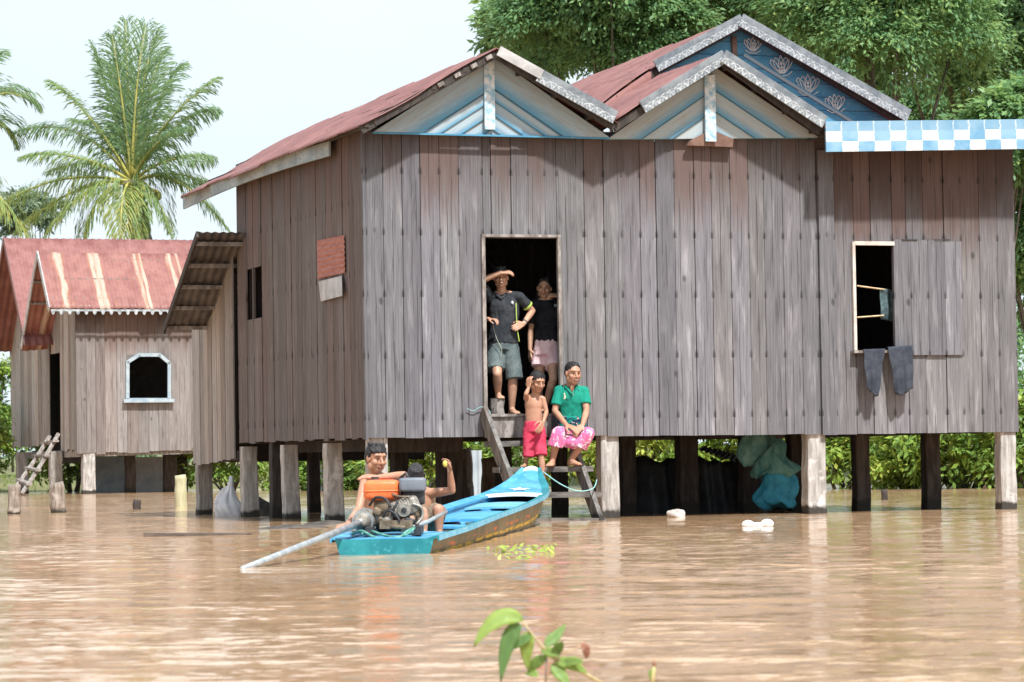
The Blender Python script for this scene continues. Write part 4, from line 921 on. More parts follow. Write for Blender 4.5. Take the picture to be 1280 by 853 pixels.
# ------------------------------------------------ palms
def bez(a, b, c, t): return a*(1-t)**2+b*2*t*(1-t)+c*t*t
def frond(parent, P0, P1, P2, L, seed, tone, n=70, wd=.042, name='frond', droop=.55):
    """palm leaf along a bowed midrib P0-P1-P2: two rows of leaflets of length L"""
    rng = np.random.default_rng(seed); P0, P1, P2 = (np.array(p, float) for p in (P0, P1, P2))
    ts = np.linspace(.13, .995, n); C = []; D = []; N = []; Ls = []; T = []
    for t in ts:
        p = bez(P0, P1, P2, t); tg = unit(2*(1-t)*(P1-P0)+2*t*(P2-P1)); side = np.cross(tg, [0, 0, 1.0]); 
        if np.linalg.norm(side) < .25: side = np.cross(tg, [.3, 1, 0])
        side = unit(side); upn = np.cross(side, tg)
        l = L*1.4*(math.sin(math.pi*(t*.80+.16))**.7)*rng.uniform(.85, 1.1)
        for s in (-1, 1):
            d = unit(side*s*(.85-.35*t)+tg*(.55+.5*t)+upn*rng.uniform(.0, .3)+rng.normal(0, .07, 3))
            d2 = unit(d+np.array([0, 0, -droop*rng.uniform(.5, 1.3)]))
            nn = unit(upn+.3*side*s)
            C.append(p+d*l*.25); D.append(d); N.append(nn); Ls.append(l*.5); T.append(tone+rng.normal(0, .08))
            C.append(p+d*l*.46+d2*l*.2); D.append(d2); N.append(nn); Ls.append(l*.46); T.append(tone+rng.normal(0, .08)); d3 = unit(d2+np.array([0,0,-droop*1.1])); C.append(p+d*l*.46+d2*l*.38+d3*l*.13); D.append(d3); N.append(nn); Ls.append(l*.32); T.append(tone+rng.normal(0, .08))
    o = leaf_mesh(name, np.array(C), np.array(D), np.array(N), np.array(Ls), wd, PALML, np.clip(T, 0, 1))
    mb = MB(); mb.tube([bez(P0, P1, P2, t) for t in np.linspace(0, 1, 12)], [.06*(1-.88*t) for t in np.linspace(0, 1, 12)], 6); r_ = mb.build('midrib', RACH, None, True)
    at_world(o, parent); r_.parent = o; r_.matrix_parent_inverse = Matrix.Identity(4) @ (o.matrix_parent_inverse.inverted() @ parent.matrix_world.inverted()) if False else Matrix.Identity(4)
    return o
PY = 95.0
def pp(x, y, d=0): return np.array(atY(x, y, PY+d))
palm = thing('coconut_palm', 'whole coconut palm with bushy crown standing behind the small red roof', 'palm', (atY(178, 500, PY).x, PY, 0.2))
c0 = pp(165, 222)
for k, (mx, my, tx, ty, md, td, L, tone, dr) in enumerate((
        (166,120, 182,32, -.6,-.4, .95,.50,.35), (160,110, 157,26, .7,1.0, .80,.55,.35), (138,120, 116,58, .2,.2, .80,.40,.5), (148,105, 135,80, 1.0,1.6, .75,.3,.4),
        (118,140, 66,104, -.3,-.2, .85,.62,.5), (105,140, 24,164, .3,.6, .95,.35,.75), (98,182, 28,196, -.9,-1.4, .7,.66,.7), (70,205, -6,262, .2,.3, .95,.80,.85),
        (150,226, 151,299, -1.8,-2.2, .75,.95,.5), (120,228, 104,296, -.6,-1.0, .8,.85,.7), (198,110, 225,84, .5,.9, .75,.45,.5), (196,150, 268,100, -.4,-.7, .9,.62,.6),
        (218,140, 266,138, .5,.9, .9,.30,.85), (215,196, 284,286, .4,.8, .85,.55,.8), (222,205, 258,232, 1.2,2.0, .7,.45,.8), (176,130, 204,64, 1.2,2.0, .8,.4,.45),
        (120,190, 60,215, 1.4,2.4, .8,.4,.8), (190,170, 232,160, -.9,-1.6, .75,.33,.9), (140,160, 92,150, 1.6,2.6,.8,.35,.7), (172,112,196,40,.4,.9,.85,.42,.4), (152,112,140,44,-.3,-.2,.8,.48,.4), (118,212,58,292,-.9,-1.2,.9,.85,.8), (186,212,214,292,-.5,-.7,.8,.75,.8), (100,218,22,288,-.2,-.3,.9,.9,.8), (160,230,176,300,-1.2,-1.5,.7,.8,.6), (205,190,262,196,-.6,-.9,.9,.5,.9))):
    frond(palm, c0+np.array([0,0,-.15]), pp(mx,my,md), pp(tx,ty,td), L, 100+k, tone, droop=dr)
mb = MB(); a = Vector(c0)+Vector((0,0,-.1)); pts = []
for t in np.linspace(0, 1, 26):
    p = a.lerp(atY(190, 510, PY), t); p.x += .25*math.sin(t*2.2); pts.append(p)
mb.tube(pts, [.30+.08*t+(.045 if i % 2 else 0) for i, t in enumerate(np.linspace(0, 1, 26))], 10)
at_world(mb.build('trunk', PBARK, None, True), palm)
NUT = gen_mat('green_coconut', (.25,.30,.08), (.36,.38,.12), 5, .5)
mb = MB(); mb.ell(pp(197, 245, -.4), (.13, .13, .16)); at_world(mb.build('coconut', NUT, None, True), palm)
mb = MB(); mb.tube([pp(172, 232, -.2), pp(186, 236, -.5), pp(198, 240, -.6)], .05, 6); at_world(mb.build('nut_stalk', RACH, None, True), palm)
for (x_, y_, d_) in ((160, 236, -.4), (170, 240, -.45)):
    mb = MB(); mb.ell(pp(x_, y_, d_), (.17, .17, .21)); at_world(mb.build('coconut', gen_mat('brown_coconut', (.2,.14,.08), (.3,.2,.12), 5, .7), None, True), palm)
palm2 = thing('coconut_palm', 'second coconut palm at the left edge, only its frond tips in the picture', 'palm', (atY(-62, 500, 88).x, 88, .2))
PY = 88; c1 = pp(-62, 205)
for k, (mx, my, tx, ty, md, td, L, tone) in enumerate(((-20,80, 44,132, 0,0, .95,.4), (-10,120, 20,178, .8,1.2, .8,.45), (-10,215, 36,300, -.6,-.8, .9,.88), (-80,90, -60,30, 0,0, .9,.4), (-110,120, -170,130, 0,0, .9,.4), (-110,220, -150,290, 0,0, .9,.6), (-40,100,-5,70,.5,1,.9,.45), (-30,200,-10,270,.6,1,.8,.7))):
    frond(palm2, c1, pp(mx,my,md), pp(tx,ty,td), L, 200+k, tone)
mb = MB(); mb.tube([Vector(c1), Vector(c1).lerp(atY(-66, 560, 88), .5)+Vector((.2,0,0)), atY(-66, 560, 88)], [.28, .3, .36], 10); at_world(mb.build('trunk', PBARK, None, True), palm2)
# small tree tops showing between the palm fronds and the roof
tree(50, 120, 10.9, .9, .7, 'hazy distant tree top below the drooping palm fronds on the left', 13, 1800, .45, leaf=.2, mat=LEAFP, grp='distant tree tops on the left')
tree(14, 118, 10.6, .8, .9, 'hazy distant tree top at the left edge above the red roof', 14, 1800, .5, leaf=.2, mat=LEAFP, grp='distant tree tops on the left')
# grass along the water line
rng = np.random.default_rng(5); n = 26000; x = rng.uniform(-20, 22, n); y = rng.uniform(66, 100, n); z = ground_z(x, y); k = z > -.12; x, y, z = x[k], y[k], z[k]; n = len(x)
l = rng.uniform(.05, .18, n); d = np.stack([rng.normal(0,.35,n), rng.normal(0,.35,n), np.ones(n)], -1); nn = np.stack([rng.normal(0,.4,n), -np.ones(n), rng.normal(0,.3,n)], -1)
tn = np.clip(.55+.3*np.sin(x*.9)*np.sin(y*.6)+rng.normal(0,.12,n), 0, 1)
tag(leaf_mesh('grass', np.stack([x, y, z+l*.4], -1), d, nn, l, .03, GRASS, tn), kind='stuff')
# ------------------------------------------------ sapling in the foreground
sap = thing('sapling', 'small green sapling with drooping leaves sticking out of the water in the foreground', 'sapling', atY(757, 856, 8.5))
def leaf(parent, B, mid, T, w, mat, tone, nrm=(0,-1,.35), name='leaf', cup=.18):
    B, mid, T = map(Vector, (B, mid, T)); ch = Vector(nrm).normalized()
    nu, nv = 12, 4; V = []; 
    for i in range(nu+1):
        t = i/nu; p = Vector(bez(B, mid, T, t)); tg = (2*(1-t)*(mid-B)+2*t*(T-mid)).normalized(); sd_ = tg.cross(ch).normalized(); up = sd_.cross(tg)
        ww = 1.05*w*(math.sin(math.pi*min(1, t**.85*.98+.01))**.8)*(1-.25*t)
        for j in range(nv+1):
            s = j/nv-.5; V.append(p+sd_*s*ww+up*(abs(s)*cup*ww+.04*ww*math.sin(t*19+j)))
    me = bpy.data.meshes.new(name); me.from_pydata([tuple(v) for v in V], [], [(i*(nv+1)+j, i*(nv+1)+j+1, (i+1)*(nv+1)+j+1, (i+1)*(nv+1)+j) for i in range(nu) for j in range(nv)])
    a = me.attributes.new('tone','FLOAT','POINT'); a.data.foreach_set('value', [max(0, min(1, tone+random.uniform(-.03,.03)-(.12 if (k % (nv+1)) == 2 else 0))) for k in range(len(V))])
    me.materials.append(mat); me.polygons.foreach_set('use_smooth', [True]*len(me.polygons)); o = bpy.data.objects.new(name, me); COL.objects.link(o)
    sm = o.modifiers.new('thickness', 'SOLIDIFY'); sm.thickness = .0012
    return at_world(o, parent)
SY = 8.5
def s8(x, y, d=0): return atY(x, y, SY+d)
mb = MB(); mb.tube([s8(758, 858), s8(724, 838), s8(690, 822), s8(668, 797), s8(653, 776)], [.006, .005, .0045, .0035, .002], 6); at_world(mb.build('stem', gen_mat('sapling_stem', (.35,.27,.15), (.45,.38,.2), 30, .7, bumpd=0), None, True), sap)
mb = MB(); mb.tube([s8(700, 828), s8(684, 845), s8(680, 858)], [.0035, .003, .003], 6); mb.tube([s8(688, 820), s8(720, 812, .02), s8(727, 806, .03)], [.003, .002, .002], 6); at_world(mb.build('twig', gen_mat('sapling_twig', (.33,.2,.12), (.45,.33,.18), 30, .7, bumpd=0), None, True), sap)
mb = MB(); mb.tube([s8(683, 823), s8(682, 858)], [.0025, .003], 6); at_world(mb.build('twig', OLDW, None, True), sap)
for a in (((654,776),(622,757),(592,809),.055,.78),((652,782),(632,786),(626,853),.05,.30),((664,790),(655,802),(660,838),.045,.80),((680,806),(694,800),(707,780),.034,.50),
          ((664,795),(652,800),(642,812),.03,.42),((690,822),(700,806),(704,803),.03,.40),((692,826),(716,828),(734,842),.036,.72),((684,822),(668,826),(660,842),.034,.55),((700,832),(716,824),(730,828),.03,.62),((676,812),(690,816),(700,820),.03,.66),((690,830),(700,842),(712,858),.04,.6),((672,846),(664,838),(656,843),.025,.7),((726,806),(736,812),(733,824),.03,.2)):
    B, m_, T, w, tone = a; dd = random.uniform(-.03, .03)
    leaf(sap, s8(*B), s8(m_[0], m_[1], dd), s8(T[0], T[1], dd*2), w, SAPL if tone != .2 else gen_mat('withered_leaf', (.22,.10,.07), (.33,.17,.12), 30, .7, bumpd=0), tone, nrm=(random.uniform(-.4,.4), -1, random.uniform(.1,.6)))
bud = thing('shoot', 'single thin budding shoot standing in the foreground water right of the sapling', 'shoot', atY(818, 858, 8.4))
mb = MB(); mb.tube([s8(815, 860,-.1), s8(816, 845,-.1), s8(818, 832,-.1)], [.006, .0055, .004], 7); at_world(mb.build('stem', gen_mat('shoot_stem', (.4,.38,.15), (.5,.42,.2), 30, .7, bumpd=0), None, True), bud)
mb = MB(); mb.ell(s8(818, 830,-.1), (.006,.006,.01)); at_world(mb.build('bud', gen_mat('brown_bud', (.22,.11,.06), (.3,.16,.1), 30, .7, bumpd=0), None, True), bud)
leaf(bud, s8(815,852,-.1), s8(812,842,-.1), s8(813,836,-.1), .012, SAPL, .6)
def smooth_pts(pts, k=5):
    out = []
    for i in range(len(pts)-1):
        p = [pts[max(0,min(len(pts)-1,q))] for q in (i-1,i,i+1,i+2)]
        for j in range(k):
            t = j/k; out.append(.5*((2*p[1])+(-p[0]+p[2])*t+(2*p[0]-5*p[1]+4*p[2]-p[3])*t*t+(-p[0]+3*p[1]-3*p[2]+p[3])*t**3))
    return out+[pts[-1]]
# ------------------------------------------------------------ long-tail boat
def hullpaint():
    m, nt, b = M('worn_hull_paint', .6, 0, .35)
    uv = nd(nt, 'ShaderNodeSeparateXYZ', {'Vector': nd(nt, 'ShaderNodeUVMap').outputs[0]}); a, v = uv.outputs[0], uv.outputs[1]
    co = obj_co(nt); n1 = noise(nt, co, 3, 6, .65); n2 = noise(nt, co, 14, 5, .6); n3 = noise(nt, comb(nt, mt(nt,'MULTIPLY',a,30), mt(nt,'MULTIPLY',v,5), 0), 1.3, 4)
    c = mixc(nt, mr(nt, n1, .3, .7), (.13,.14,.09), (.25,.21,.13))
    wob = mt(nt,'ADD', v, mt(nt,'MULTIPLY', mt(nt,'SUBTRACT',n2,.5), .10))
    def band(lo, hi): return mt(nt,'MULTIPLY', mr(nt, wob, lo-.02, lo+.02), mr(nt, wob, hi+.02, hi-.02))
    c = mixc(nt, mt(nt,'MULTIPLY', band(.44,.53), mr(nt, n3, .42, .5)), c, (.68,.48,.06))
    c = mixc(nt, mt(nt,'MULTIPLY', band(.58,.70), mr(nt, n3, .54, .62)), c, (.62,.17,.07))
    c = mixc(nt, mt(nt,'MULTIPLY', band(.28,.36), mr(nt, n3, .5, .42)), c, (.16,.33,.42))
    c = mixc(nt, mr(nt, v, .26, .12), c, (.22,.26,.28))
    c = mixc(nt, mr(nt, n2, .62, .74, 0, .6), c, (.34,.31,.26)); setc(nt, b, c); return m
HULL = hullpaint()
SKY_B = gen_mat('sky_blue_boat_paint', (.045,.25,.46), (.085,.34,.54), 4, .5, c3=(.16,.38,.50))
TEAL = gen_mat('teal_boat_paint', (.008,.17,.21), (.02,.25,.29), 4, .5, c3=(.05,.30,.38))
PALEB = gen_mat('pale_blue_boat_paint', (.11,.36,.50), (.19,.45,.58), 5, .5, c3=(.07,.28,.42))
WHITEB = gen_mat('white_boat_paint', (.68,.72,.72), (.80,.82,.80), 6, .5)
DKWOOD = gen_mat('wet_bilge_wood', (.05,.07,.07), (.12,.14,.12), 5, .6)
st = np.array([[21.6,-.925,.350,.110],[23.4,-.73,.352,.140],[25.4,-.53,.350,.185],[27.6,-.325,.35,.222],[29.6,-.145,.345,.262],[31.0,-.015,.315,.298],[32.0,.075,.255,.352],[32.5,.135,.165,.44],[32.85,.185,.085,.565]])
def cub(y, c):
    i = int(np.clip(np.searchsorted(st[:,0], y)-1, 0, len(st)-2)); t = (y-st[i,0])/(st[i+1,0]-st[i,0])
    p = [st[max(0,min(len(st)-1,k)), c] for k in (i-1,i,i+1,i+2)]
    return .5*((2*p[1])+(-p[0]+p[2])*t+(2*p[0]-5*p[1]+4*p[2]-p[3])*t*t+(-p[0]+3*p[1]-3*p[2]+p[3])*t**3)
def S(y): return cub(y,1), cub(y,2), cub(y,3)
def keel(y): return -.12 + max(0, (y-29.0)/3.85)**2*.58
boat = thing('longtail_boat', 'long narrow blue wooden boat nosed up to the steps, white star on its bow', 'boat', (-.925, 21.6, 0))
YS = np.concatenate([np.linspace(21.6, 31, 30), np.linspace(31.2, 32.85, 14)])
def shell(off, lo):
    rows = []
    for y in YS:
        xc, hw, zg = S(y); k = max(keel(y), lo) if lo is not None else keel(y); k = min(k, zg-.06); hw -= off
        rows.append([(xc-hw, y, zg), (xc-hw*.93, y, zg*.6+k*.4), (xc-hw*.72, y, k), (xc, y, k-.02), (xc+hw*.72, y, k), (xc+hw*.93, y, zg*.6+k*.4), (xc+hw, y, zg)])
    return rows
V_ = [1,.6,0,0,0,.6,1]
o_ = shell(0, None); i_ = shell(.028, .045); mb = MB(); N_ = len(YS)
vs = [p for r_ in o_ for p in r_]; fs = []; uv = []
for i in range(N_-1):
    for j in range(6): fs.append((i*7+j, (i+1)*7+j, (i+1)*7+j+1, i*7+j+1)); uv.append([(i/N_,V_[j]),((i+1)/N_,V_[j]),((i+1)/N_,V_[j+1]),(i/N_,V_[j+1])])
mb._add(vs, fs, uv, 0)
vs = [p for r_ in i_ for p in r_]; mb._add(vs, [f[::-1] for f in fs], [u[::-1] for u in uv], 1)
for j in range(6): mb._add([o_[-1][j], o_[-1][j+1], i_[-1][j+1], i_[-1][j]], [(0,1,2,3)], None, 1)
hull = at_world(mb.build('hull', [HULL, SKY_B], None, True, fix=False), boat)
mb = MB(); r0 = o_[0]; mb.poly([Vector(p)+Vector((0,-.012,0)) for p in r0], (0, .05, 0)); at_world(mb.build('transom', TEAL), boat)
for sg, nm in ((-1, 'gunwale'), (1, 'gunwale')):
    mb = MB(); prof = [(-.055, -.012), (.036, .010), (.040, -.030), (.026, -.034), (.024, -.010), (-.055, -.034)]; vs = []; fs = []
    for y in YS:
        xc, hw, zg = S(y)
        for a, z in prof: vs.append((xc+sg*(hw+a*min(1, hw/.2)), y, zg+z+.012))
    n = len(prof)
    for i in range(N_-1):
        for k in range(n): fs.append((i*n+k, i*n+(k+1)%n, (i+1)*n+(k+1)%n, (i+1)*n+k)) 
    fs += [tuple(range(n)), tuple(range((N_-1)*n, N_*n))]
    mi = [0]*len(fs)
    mb._add(vs, fs); mb.mi = [1 if (q % n) in (1,2) else 0 for q in range(len(fs))]
    at_world(mb.build(nm, [TEAL if sg > 0 else SKY_B, PALEB]), boat)
def deck(y0, y1, name, mat, drop=.0, n=8, th=.02):
    mb = MB(); mb.sheet(lambda a, b_: (lambda y: Vector((S(y)[0]+(b_-.5)*2*(S(y)[1]-.02), y, S(y)[2]-drop+.015*(1-(2*b_-1)**2))))(y0+(y1-y0)*a), n, 6, (0,0,-th)); return at_world(mb.build(name, mat), boat)
deck(31.2, 32.85, 'fore_deck', SKY_B, .0, 14); deck(31.05, 31.2, 'white_band', WHITEB, -.008, 2, .03)
deck(32.76, 32.86, 'bow_cap', WHITEB, -.014, 4); deck(21.62, 22.9, 'stern_deck', SKY_B, .01, 6)
deck(29.2, 30.4, 'thwart', PALEB, .05, 4); deck(26.3, 28.3, 'thwart', SKY_B, .06, 6); deck(24.4, 24.7, 'thwart', SKY_B, .04, 2)
mb = MB(); c = atY(655.5, 600.5, 31.75); xc, hw, zg = S(31.75); pts = []
for k in range(10):
    r_ = .115 if k % 2 == 0 else .05; t = math.pi/2+k*math.pi/5; y_ = 31.75+math.sin(t)*r_*2.0
    pts.append(Vector((xc-.0+math.cos(t)*r_, y_, S(y_)[2]+.022)))
mb.poly(pts, (0,0,.004)); at_world(mb.build('star', WHITEB), boat)
mb = MB()
for y in np.arange(23.2, 31, 1.1):
    xc, hw, zg = S(y); mb.bar((xc-hw*.7, y, .062), (xc+hw*.7, y, .062), .05, .04)
at_world(mb.build('ribs', DKWOOD), boat)
# ------------------------------------------------ engine on the stern
EY = 22.3
STEEL = gen_mat('greasy_engine_metal', (.20,.18,.155), (.42,.39,.34), 18, .5, .55, c3=(.07,.06,.05), bumpd=.003)
SILV = gen_mat('worn_silver_pipe', (.28,.31,.33), (.42,.45,.46), 12, .42, .35)
BLK = gen_mat('black_engine_paint', (.018,.018,.02), (.05,.05,.055), 9, .5)
GREYB = gen_mat('grey_radiator_paint', (.10,.12,.15), (.16,.18,.21), 6, .45)
ORNG = gen_mat('orange_tank_paint', (.72,.13,.035), (.82,.19,.06), 5, .4, c3=(.6,.12,.04), bumpd=.001)
RUSTY = gen_mat('oily_brown_iron', (.13,.095,.06), (.26,.20,.14), 14, .6, .3, c3=(.05,.04,.03))
GROPE = gen_mat('green_rope', (.04,.17,.13), (.14,.33,.27), 30, .8)
eng = thing('boat_engine', 'greasy long-tail boat engine with orange fuel tank and grey box on the stern', 'engine', (-.85, EY, .12))
def ep(x, y, d=0): return atY(x, y, EY+d)
def ebuild(mb, n, m, p=None, sm=False):
    o = at_world(mb.build(n, m, None, sm), eng)
    if p is not None: o.parent = p; o.matrix_parent_inverse = Matrix.Identity(4); o.matrix_parent_inverse = p.matrix_parent_inverse.inverted() @ eng.matrix_world.inverted()
    return o
mb = MB(); c = ep(477.5, 613, .1); mb.ell(c, (.135, .12, .078), n=28, m=18, sup=.42); tank = ebuild(mb, 'fuel_tank', ORNG, None, True)
mb = MB(); mb.ell(c+Vector((0,0,-.005)), (.142, .126, .010), n=28, m=8, sup=.42); at_world(mb.build('tank_seam', ORNG, None, True), eng)
mb = MB(); mb.tube([c+Vector((-.05,0,.07)), c+Vector((-.05,0,.10))], .028, 12); at_world(mb.build('fuel_cap', BLK), eng)
mb = MB(); c = ep(516, 606, .05); mb.ell(c, (.100, .10, .052), n=28, m=16, sup=.3); ebuild(mb, 'radiator_box', GREYB, None, True)
mb = MB(); c = ep(518, 622, .08); mb.ell(c, (.078, .09, .055), n=24, m=14, sup=.25); ebuild(mb, 'air_box', BLK, None, True)
mb = MB(); c = ep(506, 635, 0); mb.ell(c, (.115, .10, .072), Matrix.Rotation(R(-18), 3, 'Y'), n=24, m=14, sup=.45); ebuild(mb, 'crankcase', STEEL, None, True)
mb = MB(); rt = Matrix.Rotation(R(-18), 3, 'Y')
for k in range(8): mb.box(c+rt @ Vector((-.085+.020*k, -.075, .01)), (.007, .05, .11), rt)
ebuild(mb, 'cooling_fins', STEEL)
mb = MB(); f = ep(505, 638, -.13); mb.tube([f, f+Vector((0,.05,0))], [.048, .056], 18); ebuild(mb, 'flywheel_cover', STEEL)
mb = MB(); mb.tube([f+Vector((0,-.012,0)), f+Vector((0,.004,0))], [.018, .022], 12); ebuild(mb, 'hub', BLK)
mb = MB(); c = ep(484, 633, .1); mb.ell(c, (.10, .09, .06), n=20, m=12, sup=.4); ebuild(mb, 'gear_case', RUSTY, None, True)
ax = (ep(305, 711) - ep(450, 653)); s0 = ep(474, 644, -.02); p0_ = onZ(304, 711.5, 0.0); sh1 = p0_+(p0_-ep(452, 653, -.12))*.005; sh0 = ep(452, 653, -.12); axd = (sh1-sh0).normalized()
mb = MB(); b0 = sh0-axd*.17; mb.tube([b0, b0+axd*.03, b0+axd*.05, b0+axd*.10, b0+axd*.13, b0+axd*.17, b0+axd*.22, b0+axd*.26], [.05,.088,.088,.074,.074,.05,.045,.03], 20); ebuild(mb, 'tail_housing', STEEL, None, True)
for q in (.045, .125):
    mb = MB(); mb.tube([b0+axd*q, b0+axd*(q+.014)], .094 if q < .1 else .08, 20); ebuild(mb, 'flange', SILV)
mb = MB(); mb.tube([sh0, sh0.lerp(sh1, .5), sh1], [.026, .023, .021], 12); ebuild(mb, 'tail_shaft', SILV, None, True)
mb = MB(); mb.tube([ep(470,660,.0), ep(476,648,-.05), ep(486,655,-.05), ep(496,662,-.05), ep(505,655,-.05), ep(513,648,-.03)], .018, 8); ebuild(mb, 'exhaust_pipe', RUSTY, None, True)
mb = MB(); mb.tube([ep(512,661,-.1), ep(535,652,.2), ep(558,640,.5)], [.017,.017,.014], 8); ebuild(mb, 'steering_handle', SILV, None, True)
mb = MB(); mb.tube([ep(500,598,.12), ep(507,592,.12), ep(512,600,.1)], .012, 8); ebuild(mb, 'fuel_hose', BLK, None, True)
mb = MB(); mb.tube([ep(492,618,-.02), ep(497,628,-.1), ep(489,640,-.12), ep(494,648,-.1)], .009, 6); ebuild(mb, 'cable', BLK, None, True)
for (x_, y_, d_, sz, m_, rr) in ((492,626,.12,(.10,.08,.05),BLK,10),(472,640,-.02,(.07,.09,.06),RUSTY,25),(523,640,-.05,(.06,.07,.08),RUSTY,-12),(484,650,-.08,(.09,.05,.05),STEEL,-20),(512,651,-.1,(.08,.05,.04),BLK,15),(498,659,-.12,(.12,.06,.03),RUSTY,5)):
    mb = MB(); mb.ell(ep(x_, y_, d_), [q_/2 for q_ in sz], Matrix.Rotation(R(rr), 3, 'Y'), n=14, m=10, sup=.45); ebuild(mb, 'engine_fitting', m_, None, True)
for pts_, r_, m_ in ((((462,632,.0),(470,622,-.06),(482,624,-.08),(488,634,-.12)),.010,BLK),(((515,630,-.1),(526,634,-.1),(528,646,-.1),(520,656,-.12)),.011,STEEL),(((478,646,-.1),(484,638,-.12),(494,643,-.13),(500,652,-.14)),.008,BLK),(((490,618,-.04),(500,621,-.1),(512,621,-.08)),.008,RUSTY)):
    mb = MB(); mb.tube(smooth_pts([ep(*p_) for p_ in pts_]), r_, 7); ebuild(mb, 'engine_hose', m_, None, True)
for x_ in (462, 522):
    mb = MB(); a = ep(x_, 668, -.25); mb.bar((a.x, EY-.32, .155), (a.x, EY+.35, .165), .055, .06); ebuild(mb, 'bed_rail', BLK)
mb = MB(); mb.box((ep(496,660).x, EY, .2), (.24, .26, .06)); ebuild(mb, 'mounting_plate', RUSTY)
mb = MB(); mb.tube([(ep(485,650).x, EY-.05, .16), (ep(488,650).x, EY-.05, .30)], .035, 10); ebuild(mb, 'pivot_post', RUSTY)
rope = thing('rope', 'green and white mooring rope coiled around the foot of the boat engine', 'rope', (-.8, 22, .12))
pts = []; rr_ = random.Random(4)
for x_, y_, d_ in ((440,668,-.2),(452,664,-.3),(466,671,-.45),(482,676,-.5),(497,674,-.5),(508,665,-.4),(518,660,-.35),(509,668,-.42),(494,672,-.48),(476,668,-.4),(462,664,-.3),(452,668,-.35)):
    p = ep(x_, y_, d_); pts.append(p)
mb = MB(); mb.tube(smooth_pts(pts), .010, 7); at_world(mb.build('coil', GROPE, None, True), rope)
moor = tag(MB().tube(smooth_pts([atY(679,590,32.7), atY(700,605,32.5), atY(722,614,32.4), atY(741,611,32.7), H.wor(H.y(746, 600, -.6))]), .006, 6).build('mooring_line', gen_mat('turquoise_cord', (.2,.45,.45), (.35,.6,.58), 30, .7), None, True), 'thin turquoise cord from the boat bow to the right side of the steps', 'cord')
# ------------------------------------------------------------ things under and around the house
def wtag(mb, name, mat, label, cat, group=None, smooth=False):
    o = mb.build(name, mat, None, smooth); me = o.data; v = np.empty(len(me.vertices)*3); me.vertices.foreach_get('co', v); v = v.reshape(-1,3)
    c = Vector(v.mean(0)); c.z = v[:,2].min(); me.vertices.foreach_set('co', (v-np.array(c)).ravel()); me.update(); o.location = c
    return tag(o, label, cat, group)
def hw_(p): return H.wor(p)
TARP = gen_mat('black_tarpaulin', (.012,.013,.016), (.03,.032,.036), 3, .55, bumpd=.01)
a = H.y(770, 640, 3.2); b_ = H.y(992, 640, 3.2); zt1, zt2 = H.y(800, 571, 3.2).z, H.y(960, 577, 3.2).z
mb = MB(); mb.sheet(lambda s, t: hw_((a.x+(b_.x-a.x)*s, 3.2+.07*math.sin(s*23)+.04*math.sin(s*57+t*3), -.3+(zt1+(zt2-zt1)*s+.03*math.sin(s*19)+.02*math.sin(s*47)+.3)*t)), 90, 10, (0,.012,0))
wtag(mb, 'tarpaulin', TARP, 'black tarpaulin screen hung between the stilts under the house', 'tarpaulin', None, True)
mb = MB(); p = [hw_(H.y(*q, 2.3)) for q in ((872,562),(884,557.5),(938,571),(930,580))]; p[1] += Vector((0,.5,.0)); p[2] += Vector((0,.5,0))
mb.sheet(lambda s, t: (p[0]*(1-s)+p[3]*s)*(1-t)+(p[1]*(1-s)+p[2]*s)*t+Vector((0,0,.012*math.sin(s*60))), 60, 3, (0,0,-.006))
wtag(mb, 'tin_sheet', gen_mat('blue_grey_tin_sheet', (.10,.12,.17), (.17,.19,.24), 5, .5), 'blue grey corrugated tin sheet lying tilted above the black tarpaulin', 'tin sheet', None, True)
# hanging net bag and blue sack
NET = gen_mat('faded_teal_net', (.05,.17,.17), (.10,.24,.22), 16, .9, stretch=(1,1,.25), c3=(.14,.26,.23), bumpd=.01)
SACK = gen_mat('blue_woven_sack', (.015,.17,.27), (.03,.25,.36), 9, .7, c3=(.05,.30,.40), bumpd=.01)
def lathe_sack(c, prof, fold, n=64, seed=0, flat=.7):
    r_ = random.Random(seed); ph = [r_.uniform(0,6) for _ in range(4)]; mb = MB(); vs = []; fs = []
    for i, (z, q) in enumerate(prof):
        for k in range(n):
            t = 2*math.pi*k/n; rr2 = q*(1+fold*(math.sin(t*13+ph[0]+i*.5)*.35+math.sin(t*7+ph[1]+i*.9)*.4+math.sin(t*3+ph[3]-i*.7)*.5)+.10*math.sin(t*2+ph[2]+i*.8)); vs.append((c[0]+rr2*math.cos(t)+.03*math.sin(i*.9+ph[0]), c[1]+rr2*math.sin(t)*flat, c[2]+z+(.035*math.sin(t*3+ph[3])+.015*math.sin(t*8+ph[1]))*(q > .05)))
    for i in range(len(prof)-1):
        for k in range(n): fs.append((i*n+k, i*n+(k+1)%n, (i+1)*n+(k+1)%n, (i+1)*n+k))
    fs += [tuple(range(n-1,-1,-1)), tuple(range((len(prof)-1)*n, len(prof)*n))]; mb._add(vs, fs); return mb
c = hw_(H.y(968, 588, 1.05)); top = zf-.22-c.z
mb = lathe_sack(c, [(-.06,.235),(-.03,.25),(.0,.255),(.04,.245),(.08,.225),(.12,.20),(.16,.175),(.2,.15),(.24,.12),(.28,.095),(.33,.06),(.37,.03),(top,.02)], .15, seed=2); wtag(mb, 'fishing_net', NET, 'faded teal fishing net hung as a cone from the floor beam under the house', 'net', None, True)
c = hw_(H.y(943, 583, 1.2)); mb = lathe_sack(c, [(0,.05),(.04,.13),(.12,.18),(.22,.185),(.32,.16),(.4,.11),(.47,.05),(zf-.2-c.z,.03)], .1, seed=5); wtag(mb, 'net_bag', gen_mat('pale_teal_net', (.07,.21,.22), (.14,.29,.28), 16, .9, c3=(.2,.33,.3), bumpd=.012), 'bulging pale teal net bag hanging left of the cone shaped net', 'bag', None, True)
